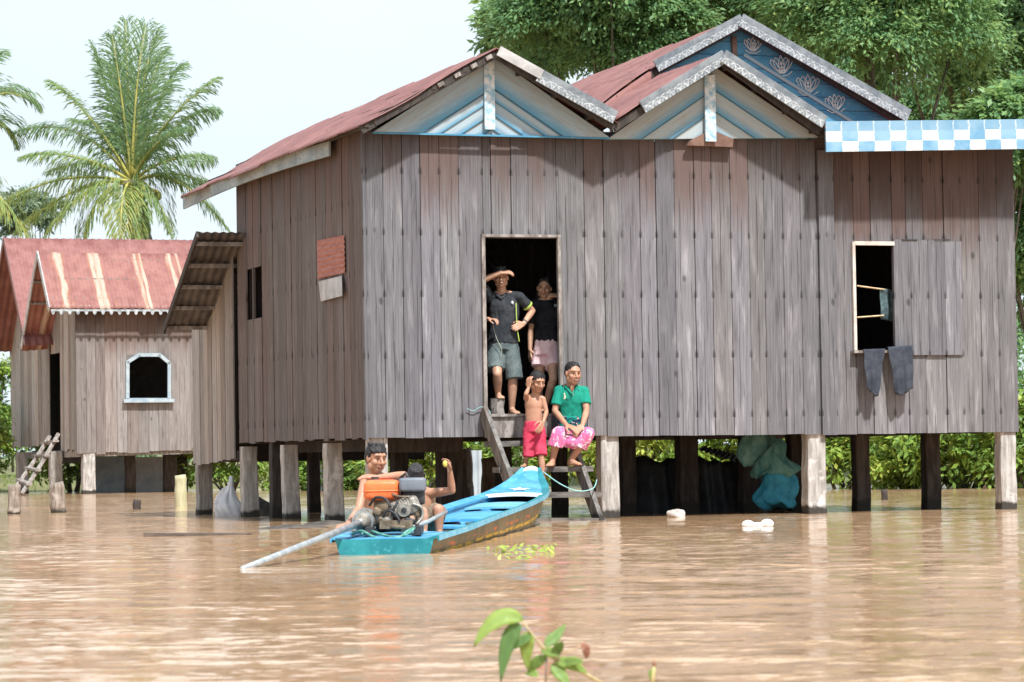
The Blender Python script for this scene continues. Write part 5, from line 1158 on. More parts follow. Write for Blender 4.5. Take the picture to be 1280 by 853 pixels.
c = hw_(H.y(972, 633, 1.0)); mb = lathe_sack(c, [(0,.16),(.01,.225),(.05,.245),(.09,.24),(.14,.235),(.19,.22),(.24,.21),(.30,.20),(.36,.18),(.42,.15),(.47,.09)], .09, seed=7, flat=.5); wtag(mb, 'sack', SACK, 'bright blue woven sack hanging low under the fishing net', 'sack', None, True)
# grey sack and mound on the left
WS = gen_mat('white_plastic_sack', (.50,.52,.56), (.66,.67,.70), 7, .5, bumpd=.01)
c = hw_(H.x(287, 646, -.02)); mb = lathe_sack(c, [(-.1,.15),(0,.19),(.06,.205),(.15,.19),(.24,.14),(.32,.08),(.40,.035),(.52,.02)], .14, seed=3); wtag(mb, 'sack', WS, 'pale plastic sack standing in the water beside the left corner stilt', 'sack', None, True)
def lump(c, r, seed, n=26, m=16, amp=.2):
    rg_ = np.random.default_rng(seed); mb = MB(); mb.ell((0,0,0), (1,1,1), n=n, m=m); ph = rg_.uniform(0,6,(6,)); V = []
    for v in mb.v:
        k = 1+amp*(math.sin(v[0]*3.1+ph[0])*math.sin(v[1]*2.7+ph[1])+.6*math.sin(v[2]*4+ph[2]+v[0]*3)+.4*math.sin(v[0]*8+ph[3])*math.sin(v[1]*7+ph[4]))
        V.append((c[0]+v[0]*r[0]*k, c[1]+v[1]*r[1]*k, c[2]+v[2]*r[2]*k))
    mb.v = V; return mb
MUD = gen_mat('wet_dark_mud', (.05,.045,.04), (.10,.085,.07), 6, .5, bumpd=.02)
wtag(lump(hw_(H.x(327, 648, .55)), (.22,.2,.26), 4), 'mud_mound', MUD, 'dark wet mud mound behind the left corner stilts', 'mud', None, True)
def flat_piece(px, py, l, w, h, ang, name, mat, label, cat, seed=0, lump_=True):
    c = onZ(px, py)
    if lump_: mb = lump((c.x, c.y, 0), (l/2, w/2, h), seed, amp=.12)
    else:
        mb = MB(); mb.box((c.x, c.y, h*.25), (l, w, h), Matrix.Rotation(R(ang), 3, 'Z') @ Matrix.Rotation(R(1.0), 3, 'Y'))
    return wtag(mb, name, mat, label, cat, None, lump_)
WETW = gen_mat('soaked_plank', (.07,.055,.045), (.14,.11,.09), 6, .45, stretch=(.6,6,6))
flat_piece(247, 670, .98, .22, .035, -7, 'floating_plank', WETW, 'dark soaked plank floating in front of the annex', 'plank', lump_=False)
flat_piece(366, 660.5, .72, .5, .035, 4, 'drift_mat', MUD, 'dark raft of wet debris floating before the side stilts', 'debris', 3)
flat_piece(410, 656, .55, .5, .04, 8, 'drift_mat', MUD, 'small dark clump of debris at the foot of the stilt nearest the boy', 'debris', 5)
STN = gen_mat('pale_stone', (.36,.32,.29), (.5,.46,.43), 9, .8, bumpd=.02)
c = onZ(845, 647); wtag(lump((c.x,c.y,.02), (.10,.09,.075), 8, amp=.16), 'stone', STN, 'pale grey stone poking out of the water before the black tarpaulin', 'stone', None, True)
FOAM = gen_mat('white_foam', (.74,.76,.78), (.86,.87,.88), 9, .6, bumpd=.01)
c = onZ(947, 658.5); mb = MB(); mb.ell((c.x-.09,c.y,.02), (.06,.06,.042)); mb.ell((c.x,c.y,.012), (.11,.05,.028)); mb.ell((c.x+.09,c.y,.024), (.062,.06,.046)); 
FOAM_MB = mb
# stumps and stakes standing in the water
def stake(px, py, w, ytop, mat, label, name='stump', lean=0, seed=0, cat='stump', group=None, n=12):
    c = onZ(px, py); zt_ = atY(px, ytop, c.y).z; r_ = random.Random(seed); mb = MB(); pts = []; rad = []
    for i in range(n+1):
        t = i/n; pts.append((c.x+lean*t+r_.uniform(-.01,.01), c.y, -.4+(zt_+.4)*t)); rad.append(w/2*(1.08-.16*t+r_.uniform(-.05,.05)))
    mb.tube(pts, rad, 12); return wtag(mb, name, mat, label, cat, group, True)
stake(75, 641, .24, 604, POSTB, 'short grey stump in the water right of the small house ladder', lean=-.05, seed=1)
stake(16, 643, .19, 606, POSTB, 'weathered forked stump at the left edge in front of the ladder', lean=.03, seed=2)
stake(226, 634, .20, 594, gen_mat('old_yellow_bamboo', (.34,.33,.2), (.46,.44,.29), 5, .6, stretch=(3,3,.6)), 'stout pale bamboo stake standing left of the annex stilt', 'bamboo_stake', seed=3, cat='stake')
stake(171, 637, .13, 625, BEAM, 'little black stub just above the water under the small house window', 'stub', seed=4, cat='stub')
stake(580, 640, .30, 562, POSTB, 'thick grey barked trunk standing behind the raised hand of the boy', 'tree_stump', seed=6, lean=-.03)
stake(612, 640, .22, 572, gen_mat('brown_barked_trunk', (.16,.11,.07), (.30,.23,.16), 5, .9, stretch=(3,3,.7), bumpd=.02), 'brown barked stump behind the top of the steps', 'tree_stump', seed=7)
stake(1106, 625, .10, 612, BEAM, 'tiny dark stick in the calm water between the dark stilts', 'stick', seed=8, cat='stick')
# block under the man's foot
c = H.y(622, 520, .28); zt_ = H.y(622, 499, .28).z
mb = MB(); mb.tube([hw_((c.x, .28, zf)), hw_((c.x-.01, .28, (zf+zt_)/2)), hw_((c.x, .28, zt_))], [.085,.08,.085], 14); wtag(mb, 'wooden_block', OLDW, 'upright wooden block in the doorway under the standing man\'s raised foot', 'block')
# driftwood on the right bank
for k, (pts, lab) in enumerate((([(1120,604,68),(1150,598,68.5),(1185,601,68),(1215,597,69)], 'long bare branch lying along the bank behind the right stilts'), ([(1172,606,67),(1192,610,66.5),(1206,607,66)], 'pale broken branch floating between the right dark stilt and white stilt'))):
    mb = MB(); mb.tube(smooth_pts([atY(*q) for q in pts]), [.07]*1+[.06]*(5*(len(pts)-1)), 7); wtag(mb, 'branch', OLDW if k else BARK, lab, 'branch', None, True)
# clothes hung at the window
def cloth(pts_top, pts_bot, v, label, name, mat, seed, amp=.03):
    tl, tr_ = H.y(*pts_top[0], v), H.y(*pts_top[1], v); bl, br_ = H.y(*pts_bot[0], v-.03), H.y(*pts_bot[1], v-.03); mb = MB()
    def fn(s, t):
        if t < .18:                                     # turned over the sill, inwards
            q = t/.18; p = tl.lerp(tr_, s); return p+Vector((0, .14*(1-q), -.03*(1-q)**2+.012))
        q = (t-.18)/.82; p = tl.lerp(tr_, s).lerp(bl.lerp(br_, s), q); return p+Vector((.006*math.sin(q*9+seed), -amp*abs(math.sin(s*6+seed))*(.2+q)-.012*math.sin(s*13+seed*2)*q, .012*(1-q)+.03*math.sin(s*5+seed)*q*q))
    mb.sheet(lambda s, t: hw_(fn(s, t)), 22, 26, (0,.006,0)); return wtag(mb, name, mat, label, 'clothing', None, True)
DEN = gen_mat('dark_grey_blue_cloth', (.022,.027,.040), (.045,.052,.068), 8, .95, c3=(.03,.035,.05), bumpd=.006)
cloth(((1079,438),(1106,437)), ((1082,489),(1097,494)), -.115, 'dark cloth narrowing downward, hung over the left end of the window sill', 'hanging_cloth', DEN, 1)
cloth(((1110,435),(1141,433)), ((1119,493),(1141,489)), -.125, 'dark trousers hung over the right end of the sill beside the shutter', 'hanging_trousers', DEN, 3)
mb = MB(); tl, tr_ = H.y(1100,361,.14), H.y(1117,363,.14); bl, br_ = H.y(1101,399,.14), H.y(1116,402,.14)
mb.sheet(lambda s, t: hw_(tl.lerp(tr_, s).lerp(bl.lerp(br_, s), t)+Vector((0,.02*math.sin(s*9)+.01*math.sin(t*7), 0))), 14, 14, (0,.006,0)); wtag(mb, 'hanging_cloth', gen_mat('blue_grey_rag', (.04,.07,.085), (.10,.15,.16), 20, .95, bumpd=.006), 'small blue grey cloth hung on the rods inside the window opening', 'clothing', None, True)
# pale tin fence and block walls far behind under the houses
PALE = gen_mat('pale_blue_tin_fence', (.26,.32,.37), (.36,.42,.46), 2, .6)
def far_panel(x0, y0, x1, y1, Y, mat, label, name='tin_fence', cat='fence', wave=.014):
    a = atY(x0, y1, Y); b_ = atY(x1, y0, Y); mb = MB(); nx = max(4, int((b_.x-a.x)/.02)) if wave else 2
    mb.sheet(lambda s, t: Vector((a.x+(b_.x-a.x)*s, Y+wave*math.sin((b_.x-a.x)*s*50), min(a.z, -.2)+(b_.z-min(a.z,-.2))*t)), nx, 1, (0,.03,0)); return wtag(mb, name, mat, label, cat, None, False)
far_panel(571, 563, 602, 625, 62, PALE, 'pale blue tin panel glimpsed left of the steps under the house')
far_panel(398, 568, 411, 610, 76, PALE, 'narrow pale panel glimpsed between two left stilts')
CONC = gen_mat('pale_grey_block_wall', (.40,.43,.45), (.54,.56,.57), 3, .9, c3=(.33,.35,.36))
far_panel(116, 571, 157, 616, 84, gen_mat('grey_blue_block_wall', (.24,.28,.31), (.34,.38,.40), 3, .9), 'grey blue wall under the left part of the small house', 'low_wall', 'wall', 0)
far_panel(168, 571, 206, 616, 83, CONC, 'pale concrete wall under the arched window of the small house', 'low_wall', 'wall', 0)
far_panel(642, 640, 0, 0, 60, CONC, 'x') if False else None
# floating weed before the boat
WEED = leaf_mat('floating_weed', (.1,.2,.03), (.2,.33,.05), (.32,.42,.08), (.4,.45,.1), .3)
rng = np.random.default_rng(9)
for px, py, n, lab in ((646,697,18,'green floating weed clump nearest the boat side'),(664,690,15,'middle floating weed clump in front of the boat'),(679,692,20,'small right hand floating weed clump in front of the boat'),(632,690,12,'sparse floating weed clump against the boat side')):
    c = onZ(px, py); C = np.stack([rng.normal(0,.07,n), rng.normal(0,.35,n), rng.uniform(.0,.05,n)], -1); D = rng.normal(0,1,(n,3)); D[:,2] = np.abs(D[:,2])*.6
    o = leaf_mesh('water_weed', C, D, np.tile([0,-.6,1.],(n,1))+rng.normal(0,.3,(n,3)), rng.uniform(.04,.08,n), .025, WEED, rng.uniform(.3,1,n)); o.location = (c.x, c.y, 0); tag(o, lab, 'water weed', 'water weed floating by the boat')
# cord tied round the door post
a = H.y(584, 511, -.03); b_ = H.y(611, 513, -.03)
wtag(MB().tube(smooth_pts([hw_(a), hw_(H.y(592,514,-.03)), hw_(H.y(601,509,-.04)), hw_(b_), hw_(H.y(613,519,-.06))]), .005, 6), 'cord', gen_mat('pale_turquoise_cord', (.18,.36,.38), (.3,.46,.47), 30, .7), 'turquoise cord tied along the wall at the foot of the doorpost', 'cord', None, True)
# ------------------------------------------------------------ people
def skin_mat(name, a, b_):
    m, nt, b = M(name, .5, 0, .4); p = obj_co(nt); n1 = noise(nt, p, 9, 4); n2 = noise(nt, p, 60, 3)
    setc(nt, b, mixc(nt, mr(nt, n1, .3, .7), a, b_)); bump(nt, b, n2, .15, .002)
    b.inputs['Subsurface Weight'].default_value = .08; b.inputs['Subsurface Radius'].default_value = (.02,.008,.004); return m
SKIN = skin_mat('warm_brown_skin', (.40,.22,.145), (.49,.29,.20)); SKINP = skin_mat('light_brown_skin', (.43,.25,.17), (.53,.33,.23)); SKINS = skin_mat('sunlit_tan_skin', (.36,.185,.115), (.46,.25,.17))
HAIR = gen_mat('black_hair', (.010,.009,.010), (.022,.020,.021), 40, .6, stretch=(1,1,.3), bumpd=.006)
EYE = gen_mat('dark_eye', (.01,.008,.007), (.02,.015,.012), 10, .2, bumpd=0); LIP = gen_mat('brownish_lips', (.26,.09,.07), (.32,.12,.09), 20, .45, bumpd=0); TEETH = gen_mat('white_teeth', (.7,.66,.6), (.78,.75,.7), 20, .3, bumpd=0)
def organic(name, mb, voxel, mat, person, smooth=3, fac=.5):
    fold = 0 if name in ('body', 'hair') else .0045
    """the shapes in mb grown into one continuous surface"""
    me = bpy.data.meshes.new('tmp'); me.from_pydata(mb.v, [], mb.f); bm = bmesh.new(); bm.from_mesh(me); bmesh.ops.recalc_face_normals(bm, faces=bm.faces); bm.to_mesh(me); bm.free()
    o = bpy.data.objects.new('tmp', me); COL.objects.link(o)
    r_ = o.modifiers.new('r', 'REMESH'); r_.mode = 'VOXEL'; r_.voxel_size = voxel; r_.adaptivity = 0
    s_ = o.modifiers.new('s', 'SMOOTH'); s_.iterations = smooth; s_.factor = fac
    dg = bpy.context.evaluated_depsgraph_get(); dg.update(); nm = bpy.data.meshes.new_from_object(o.evaluated_get(dg)); bpy.data.objects.remove(o)
    if fold:                                            # creases: a few slanting wave trains pushed along the normals
        rg_ = np.random.default_rng(len(nm.vertices)); N_v = len(nm.vertices); co = np.empty(N_v*3); nm.vertices.foreach_get('co', co); co = co.reshape(-1,3); no = np.empty(N_v*3); nm.vertices.foreach_get('normal', no); no = no.reshape(-1,3); w = np.zeros(N_v)
        for _ in range(9):
            k_ = rg_.normal(size=3)*np.array([24,24,12]); w += np.abs(np.sin(co @ k_ + rg_.uniform(0,6)+1.2*np.sin(co @ (rg_.normal(size=3)*14))))-.64
        co += no*(w*fold/2.2)[:, None]; nm.vertices.foreach_set('co', co.ravel()); nm.update()
    nm.name = name; nm.materials.clear(); nm.materials.append(mat); nm.polygons.foreach_set('use_smooth', [True]*len(nm.polygons))
    q = bpy.data.objects.new(name, nm); COL.objects.link(q); return at_world(q, person)
def basis(f, up):
    f = Vector(f).normalized(); up = Vector(up); up = (up-f*up.dot(f)).normalized(); rt = f.cross(up).normalized()   # rt: to the figure's right hand
    return f, up, rt
def head(mb, c, f, up, s):
    c = Vector(c); f, up, rt = basis(f, up); m = Matrix((rt, f, up)).transposed(); P = lambda r_, a, u: c+(rt*r_+f*a+up*u)*s
    e = lambda p, r_: mb.ell(p, [q*s for q in r_], m)
    e(P(0,-.012,.03), (.075,.094,.086)); e(P(0,.018,-.03), (.062,.066,.078)); e(P(0,.040,-.082), (.036,.036,.030)); e(P(0,.060,.035), (.056,.026,.022))
    for k in (-1, 1): e(P(k*.038,.052,-.022), (.027,.028,.026)); e(P(k*.077,-.004,-.002), (.012,.022,.033)); e(P(k*.046,.0,-.058), (.026,.045,.036))
    mb.cap(P(0,.082,.012), .009*s, P(0,.106,-.026), .014*s); 
    for k in (-1, 1): e(P(k*.013,.094,-.031), (.010,.012,.009))
    e(P(0,.088,-.056), (.026,.010,.012))
def face(person, c, f, up, s, smile=False, parent=None):
    c = Vector(c); f, up, rt = basis(f, up); m = Matrix((rt, f, up)).transposed(); P = lambda r_, a, u: c+(rt*r_+f*a+up*u)*s
    for k in (-1, 1):
        mb = MB(); mb.ell(P(k*.031,.080,.010), [q*s for q in (.0105,.005,.0038)], m); at_world(mb.build('eye', EYE, None, True), person)
        mb = MB(); mb.tube([P(k*.014,.088,.030), P(k*.032,.086,.036), P(k*.05,.072,.030)], [.002*s,.003*s,.002*s], 6); at_world(mb.build('eyebrow', HAIR, None, True), person)
    mb = MB(); mb.ell(P(0,.0945,-.056), [q*s for q in (.022,.006,.0075 if not smile else .010)], m); o = at_world(mb.build('mouth', LIP, None, True), person)
    if smile: mb = MB(); mb.ell(P(0,.0985,-.055), [q*s for q in (.016,.004,.0045)], m); at_world(mb.build('teeth', TEETH, None, True), person)
def hair(person, c, f, up, s, style, voxel=.006):
    c = Vector(c); f, up, rt = basis(f, up); m = Matrix((rt, f, up)).transposed(); P = lambda r_, a, u: c+(rt*r_+f*a+up*u)*s; mb = MB()
    e = lambda p, r_: mb.ell(p, [q*s for q in r_], m)
    e(P(0,-.026,.050), (.083,.096,.080)); e(P(0,-.055,.010), (.078,.062,.075))
    if style == 'short':
        for k in range(9): t = (k-4)/4; mb.cap(P(t*.06,.045-.03*t*t,.105-.02*t*t), .018*s, P(t*.062+.006,.074-.03*t*t,.068-.012*(k % 2)), .009*s)
        for k in (-1, 1): mb.cap(P(k*.078,.012,.05), .012*s, P(k*.079,.012,.012), .006*s)
        for k in range(12): t = k*.52; mb.cap(P(.05*math.cos(t),-.02+.06*math.sin(t),.11), .02*s, P(.066*math.cos(t),-.02+.08*math.sin(t),.125), .007*s)
    elif style == 'fringe':
        for k in range(9): t = (k-4)/4; mb.cap(P(t*.060,.04-.03*t*t,.10-.02*t*t), .018*s, P(t*.066,.070-.035*t*t,.058-.012*(k % 2)-.012*t*t), .008*s)
    elif style == 'long':
        for k in (-1, 1): mb.cap(P(k*.026,.036,.094), .026*s, P(k*.076,.006,.02), .014*s); mb.cap(P(k*.078,-.01,.03), .018*s, P(k*.07,-.04,-.13), .022*s)
        e(P(0,-.075,-.06), (.075,.04,.11))
    else:                                               # tied back
        for k in (-1, 1): mb.cap(P(k*.022,.030,.098), .024*s, P(k*.076,-.01,.03), .012*s); mb.cap(P(k*.045,.028,.078), .018*s, P(k*.077,-.015,.015), .010*s)
        e(P(0,-.115,.0), (.045,.042,.045))
    return organic('hair', mb, voxel, HAIR, person, 2)
def hand(mb, w, d, pn, th, s, curl=.5):
    """palm + five fingers: d wrist to knuckles, pn palm facing, th thumb side"""
    w = Vector(w); d = Vector(d).normalized(); pn = Vector(pn); pn = (pn-d*pn.dot(d)).normalized(); sd_ = d.cross(pn); sd_ = sd_ if sd_.dot(Vector(th)) > 0 else -sd_
    Lp = .092*s; 
    for k in range(4):
        o = (.5-k/3)*.062*s; mb.cap(w+sd_*o*.55+d*.012*s, .014*s, w+sd_*o+d*Lp, .0125*s, n=10)
    for k, L in enumerate((.070, .080, .074, .058)):
        o = (.5-k/3)*.066*s; p = w+sd_*o+d*Lp; dd = d.copy(); r_ = .0098*s
        for j, q in enumerate((.46, .31, .23)):
            a = curl*(.55 if j == 0 else .75); dd = (dd*math.cos(a)+pn*math.sin(a)).normalized(); axis_pn = (pn-dd*pn.dot(dd)).normalized(); p2 = p+dd*L*q*s; mb.cap(p, r_, p2, r_*.9, n=10); p = p2; r_ *= .9
            pn_l = axis_pn
    b = w+sd_*.022*s+d*.02*s; t1 = b+(sd_*.75+d*.6+pn*.35).normalized()*.045*s; t2 = t1+(sd_*.25+d*.9+pn*.45).normalized()*.038*s; t3 = t2+(d*.9+pn*.5-sd_*.1).normalized()*.026*s
    mb.cap(b, .015*s, t1, .0125*s, n=10); mb.cap(t1, .0125*s, t2, .011*s, n=10); mb.cap(t2, .011*s, t3, .009*s, n=10)
def foot(mb, an, toe, s, side=1):
    an = Vector(an); t = Vector(toe).normalized(); up = Vector((0,0,1)); sd_ = t.cross(up).normalized()*side; g = an.z-.07*s
    hl = an-t*.035*s; hl.z = g+.028*s; ball = an+t*.12*s; ball.z = g+.022*s
    mb.cap(an, .032*s, hl, .028*s); mb.cap(an+Vector((0,0,-.01*s)), .034*s, ball, .021*s); mb.cap(hl, .028*s, ball+sd_*.02*s, .02*s); mb.cap(hl, .026*s, ball-sd_*.025*s, .02*s)
    for k in range(5):
        o = (k/4-.5)*.072*s; L = (.05, .047, .042, .036, .03)[k]*s; b = ball-sd_*o*.9; mb.cap(b, .013*s, b+t*L+Vector((0,0,-.008*s)), (.012 if k == 0 else .0085)*s, n=10)
def torso(mb, neck, chest, pelvis, side, s, w=1.0, d=1.0):
    up = (Vector(chest)-Vector(pelvis)).normalized(); sd_ = Vector(side); sd_ = (sd_-up*sd_.dot(up)).normalized(); fr = up.cross(sd_); m = Matrix((sd_, fr, up)).transposed()
    e = lambda p, r_: mb.ell(p, [r_[0]*s*w, r_[1]*s*d, r_[2]*s], m, n=20, m=12); mb.ecap(Vector(chest), (.140*s*w, .094*s*d), Vector(pelvis), (.138*s*w, .094*s*d), sd_)
    c, p = Vector(chest), Vector(pelvis); e(c, (.150,.100,.165)); e(c.lerp(p, .5), (.128,.088,.16)); e(p, (.148,.100,.115)); e(c+up*.09*s, (.112,.075,.07))
def limb(mb, a, b_, c, ra, rb, rc, s):
    a, b_, c = map(Vector, (a, b_, c)); mid = a.lerp(b_, .4); mb.cap(a, ra*s, mid, (ra*.98)*s); mb.cap(mid, ra*.98*s, b_, rb*s); q = b_.lerp(c, .28); mb.cap(b_, rb*s, q, rb*1.06*s); mb.cap(q, rb*1.06*s, c, rc*s)
def body(person, J, s, mat, w=1.0, d=1.0, voxel=.0062, arms=True, thick=1.0):
    mb = MB(); f, up, rt = basis(J['f'], J.get('up', (0,0,1))); hs = J.get('hs', s)
    head(mb, J['head'], J['f'], J.get('up', (0,0,1)), hs); nk = Vector(J['neck']); hc = Vector(J['head'])
    mb.cap(nk-Vector((0,0,.03*s)), .054*s, hc-f*.018*hs-up*.06*hs, .05*hs)
    side = Vector(J['sR'])-Vector(J['sL']); torso(mb, nk, J['chest'], J['pelvis'], side, s, w, d)
    for S_ in 'LR':
        if 's'+S_ in J: mb.cap(nk-Vector((0,0,.012*s)), .05*s, Vector(J['s'+S_]), .05*s*thick)
        if 'e'+S_ in J:
            limb(mb, J['s'+S_], J['e'+S_], J['w'+S_], .047*thick, .036*thick, .026*thick, s)
            hd = J['h'+S_]; hand(mb, J['w'+S_], hd[0], hd[1], hd[2], hs*.98, hd[3])
        if 'k'+S_ in J:
            limb(mb, J['p'+S_], J['k'+S_], J['a'+S_], .078*thick, .052*thick, .034*thick, s); foot(mb, J['a'+S_], J['t'+S_], s)
    return organic('body', mb, voxel, mat, person)
def cloth_mat(name, a, b_, c3=None, scale=7, rough=.9, bumpd=.006): return gen_mat(name, a, b_, scale, rough, c3=c3, bumpd=bumpd, spec=.2)
def part(person, mb, name, mat, smooth=False): return at_world(mb.build(name, mat, None, smooth), person)
def torso_cloth(mb, J, s, hem, w=1.0, d=1.0, sleeves=(), grow=.021, flare=1.0):
    """shirt: shell round the chest, flat hem, flat-ended sleeves"""
    c, p = Vector(J['chest']), Vector(J['pelvis']); hem = Vector(hem); side = Vector(J['sR'])-Vector(J['sL']); g = grow
    up = (c-p).normalized(); sd_ = (side-up*side.dot(up)).normalized(); m = Matrix((sd_, up.cross(sd_), up)).transposed()
    mb.ell(c, [(.150*w+g/s)*s, (.100*d+g/s)*s, (.165+g/s)*s], m, n=22, m=14); mb.ell(c+up*.09*s, [(.112*w+g/s)*s, (.075*d+g/s)*s, (.07+g/s)*s], m)
    mid = c.lerp(hem, .5); mb.ecap(c, ((.148*w)*s+g, .099*d*s+g), mid, (.136*w*s+g, .094*d*s+g), side); mb.ecap(mid, (.136*w*s+g, .094*d*s+g), hem, ((.150*w*s+g)*flare, (.102*d*s+g)*flare), side)
    for a, b_, r0, r1 in sleeves:
        mb.cap(Vector(a), r0*s, Vector(a).lerp(Vector(b_), .5), (r0+r1)/2*s); mb.cap(Vector(a).lerp(Vector(b_), .35), (r0*.6+r1*.4)*s, b_, r1*s, flat=True)
    nk = Vector(J['neck'])
    for S_ in 'LR': mb.cap(nk-Vector((0,0,.024*s)), .05*s, Vector(J['s'+S_]), .052*s+g*.4)
def Jat(Y0): return lambda x, y, d=0: atY(x, y, Y0+d)
# --- man in the doorway
Ym = H.wor(H.y(637, 420, .36)).y; q = Jat(Ym)
man = thing('person', 'man in dark polo and grey shorts in the doorway shading his eyes with one arm', 'person', H.wor((H.y(635,517,.36).x, .36, zf)))
J = dict(head=q(626,347.5,-.05), f=(.05,-1,-.05), up=(-.06,0,1), neck=q(627,366,0), chest=q(630.5,388), pelvis=q(628,430,.02), sR=q(611.5,372), sL=q(649,371.5),
    eR=q(599,352,-.16), wR=q(626,341,-.17), hR=((1,-.05,.05),(0,.5,-.8),(0,-.3,1),.9), eL=q(665.5,389,.10), wL=q(654.5,405,-.06), hL=((-.55,-.45,-.25),(.2,1,0),(0,0,1),.35),
    pR=q(619,436), kR=q(621.5,468,-.20), aR=q(622.5,492,-.06), tR=(.25,-1,0), pL=q(638,436), kL=q(641,473,-.04), aL=q(639.5,511,0), tL=(.45,-1,0))
body(man, J, 1.0, SKIN); face(man, J['head'], J['f'], J['up'], 1.0, True); hair(man, J['head'], J['f'], J['up'], 1.0, 'short')
POLO = cloth_mat('dark_polo_cloth', (.022,.026,.032), (.042,.046,.054), (.06,.065,.07), 9); LIME = cloth_mat('lime_trim', (.38,.55,.10), (.46,.62,.14))
mb = MB(); torso_cloth(mb, J, 1.0, q(628.5,429), sleeves=((J['sL'], Vector(J['sL']).lerp(Vector(J['eL']), .62), .060, .062), (J['sR'], Vector(J['sR']).lerp(Vector(J['eR']), .6), .060, .062))); shirt = organic('polo_shirt', mb, .008, POLO, man, 3)
mb = MB(); a = Vector(J['sL']).lerp(Vector(J['eL']), .56); b_ = Vector(J['sL']).lerp(Vector(J['eL']), .66); mb.cap(a, .0635, b_, .0635, flat=True, n=18); part(man, mb, 'sleeve_trim', LIME)
mb = MB(); mb.tube([q(645,379,-.108), q(645.5,395,-.112), q(646.5,412,-.104), q(649,427,-.098)], .006, 6); part(man, mb, 'side_stripe', LIME)
mb = MB(); mb.ell(q(640.5,378.5,-.112), (.014,.008,.020), n=10, m=6); part(man, mb, 'chest_badge', cloth_mat('white_badge', (.6,.62,.64), (.7,.7,.72)), True)
mb = MB(); nk = Vector(J['neck']); mb.tube([nk+Vector((-.062,.0,.0)), nk+Vector((-.05,-.06,-.03)), nk+Vector((-.004,-.105,-.075)), nk+Vector((.05,-.06,-.03)), nk+Vector((.062,0,0))], [.016,.02,.016,.02,.016], 8); part(man, mb, 'collar', POLO, True)
SHORT = cloth_mat('grey_green_shorts', (.075,.10,.105), (.12,.15,.15), (.16,.19,.19), 8)
mb = MB(); sd_ = Vector((1,0,0)); mb.ecap(q(628.5,426), (.158,.112), q(628.5,438), (.168,.118), sd_)
for S_, e_ in (('R', q(619.5,463,-.13)), ('L', q(643,474,-.04))): mb.cap(J['p'+S_], .098, e_, .100, flat=True, n=18); mb.cap(J['p'+S_], .096, Vector(J['p'+S_]).lerp(Vector(e_), .3), .097, n=18)
organic('shorts', mb, .009, SHORT, man, 3)
mb = MB(); mb.cap(Vector(J['wL']).lerp(Vector(J['eL']), .10), .033, Vector(J['wL']).lerp(Vector(J['eL']), .17), .033, flat=True); part(man, mb, 'watch', gen_mat('dark_watch', (.03,.03,.035), (.2,.2,.2), 30, .3, .4))
# --- woman in the doorway
Yw = H.wor(H.y(682, 420, .55)).y; q = Jat(Yw)
wom = thing('person', 'woman in black top and pale pink shorts leaning on the right doorpost', 'person', H.wor((H.y(682,517,.55).x, .55, zf)))
J = dict(head=q(680.5,360.5,-.03), f=(-.12,-1,-.12), up=(.06,0,1), neck=q(682,374.5,.01), chest=q(684,394), pelvis=q(683.5,436,.02), sR=q(669,380), sL=q(698,380), hs=1.0,
    eR=q(663.5,412,.06), wR=q(662.5,437,0), hR=((0,-.1,-1),(.7,.4,0),(0,-1,0),.35), eL=q(705,388,-.16), wL=q(699,370,-.20), hL=((-.9,-.1,.1),(0,.5,-.8),(0,0,1),1.2),
    pR=q(676,440), kR=q(673,478,-.05), aR=q(674,511,.02), tR=(0,-1,0), pL=q(690,440), kL=q(692,474,-.26), aL=q(682,508,-.10), tL=(-.1,-1,0))
body(wom, J, .93, SKINP, .92); face(wom, J['head'], J['f'], J['up'], 1.0); hair(wom, J['head'], J['f'], J['up'], 1.0, 'long')
NAVY = cloth_mat('black_navy_cloth', (.008,.009,.014), (.02,.022,.03), (.03,.03,.04), 8)
mb = MB(); torso_cloth(mb, J, .93, q(684,428), .93, sleeves=((J['sR'], Vector(J['sR']).lerp(Vector(J['eR']), .75), .056, .054), (J['sL'], Vector(J['sL']).lerp(Vector(J['eL']), .7), .056, .054))); organic('black_top', mb, .008, NAVY, wom, 3)
mb = MB(); mb.box(q(695,382,-.12), (.045,.006,.03)); part(wom, mb, 'chest_badge', cloth_mat('blue_grey_badge', (.15,.22,.26), (.2,.28,.3)))
PINK = cloth_mat('pale_pink_cloth', (.70,.47,.51), (.78,.58,.61), (.82,.68,.69), 9)
mb = MB(); mb.ecap(q(683.5,424), (.135,.108), q(683.5,446,-.03), (.160,.125), (1,0,0))
for S_, e_ in (('R', q(674.5,459,-.05)), ('L', q(692,460,-.15))): mb.cap(J['p'+S_], .090, e_, .098, flat=True, n=18)
organic('pink_shorts', mb, .009, PINK, wom, 3)
# --- seated woman on the steps
Ys_ = H.wor(H.y(716, 545, -.22)).y; q = Jat(Ys_)
seat = thing('person', 'smiling woman in green flowered blouse and pink sarong sitting on the steps', 'person', H.wor((H.y(716,584,-.35).x, -.35, TZ[1])))
J = dict(head=q(716.5,467.5,-.12), f=(.42,-1,-.12), up=(.05,-.05,1), neck=q(713.5,482,-.05), chest=q(714,501,-.03), pelvis=q(715,543,.06), sR=q(698.5,488.5,-.03), sL=q(730.5,489.5,-.03), hs=1.06,
    eR=q(693.5,514,-.10), wR=q(708,531.5,-.36), hR=((.75,-.5,-.35),(.1,.3,-1),(.3,-1,0),.55), eL=q(733,514,-.12), wL=q(728,532,-.36), hL=((-.55,-.5,-.5),(-.3,.3,-1),(-.3,-1,0),.55),
    pR=q(704,545,.04), kR=q(698,540,-.40), aR=q(690.5,576,-.36), tR=(-.25,-1,0), pL=q(726,545,.04), kL=q(735,541,-.38), aL=q(714,575,-.30), tL=(.75,-1,0))
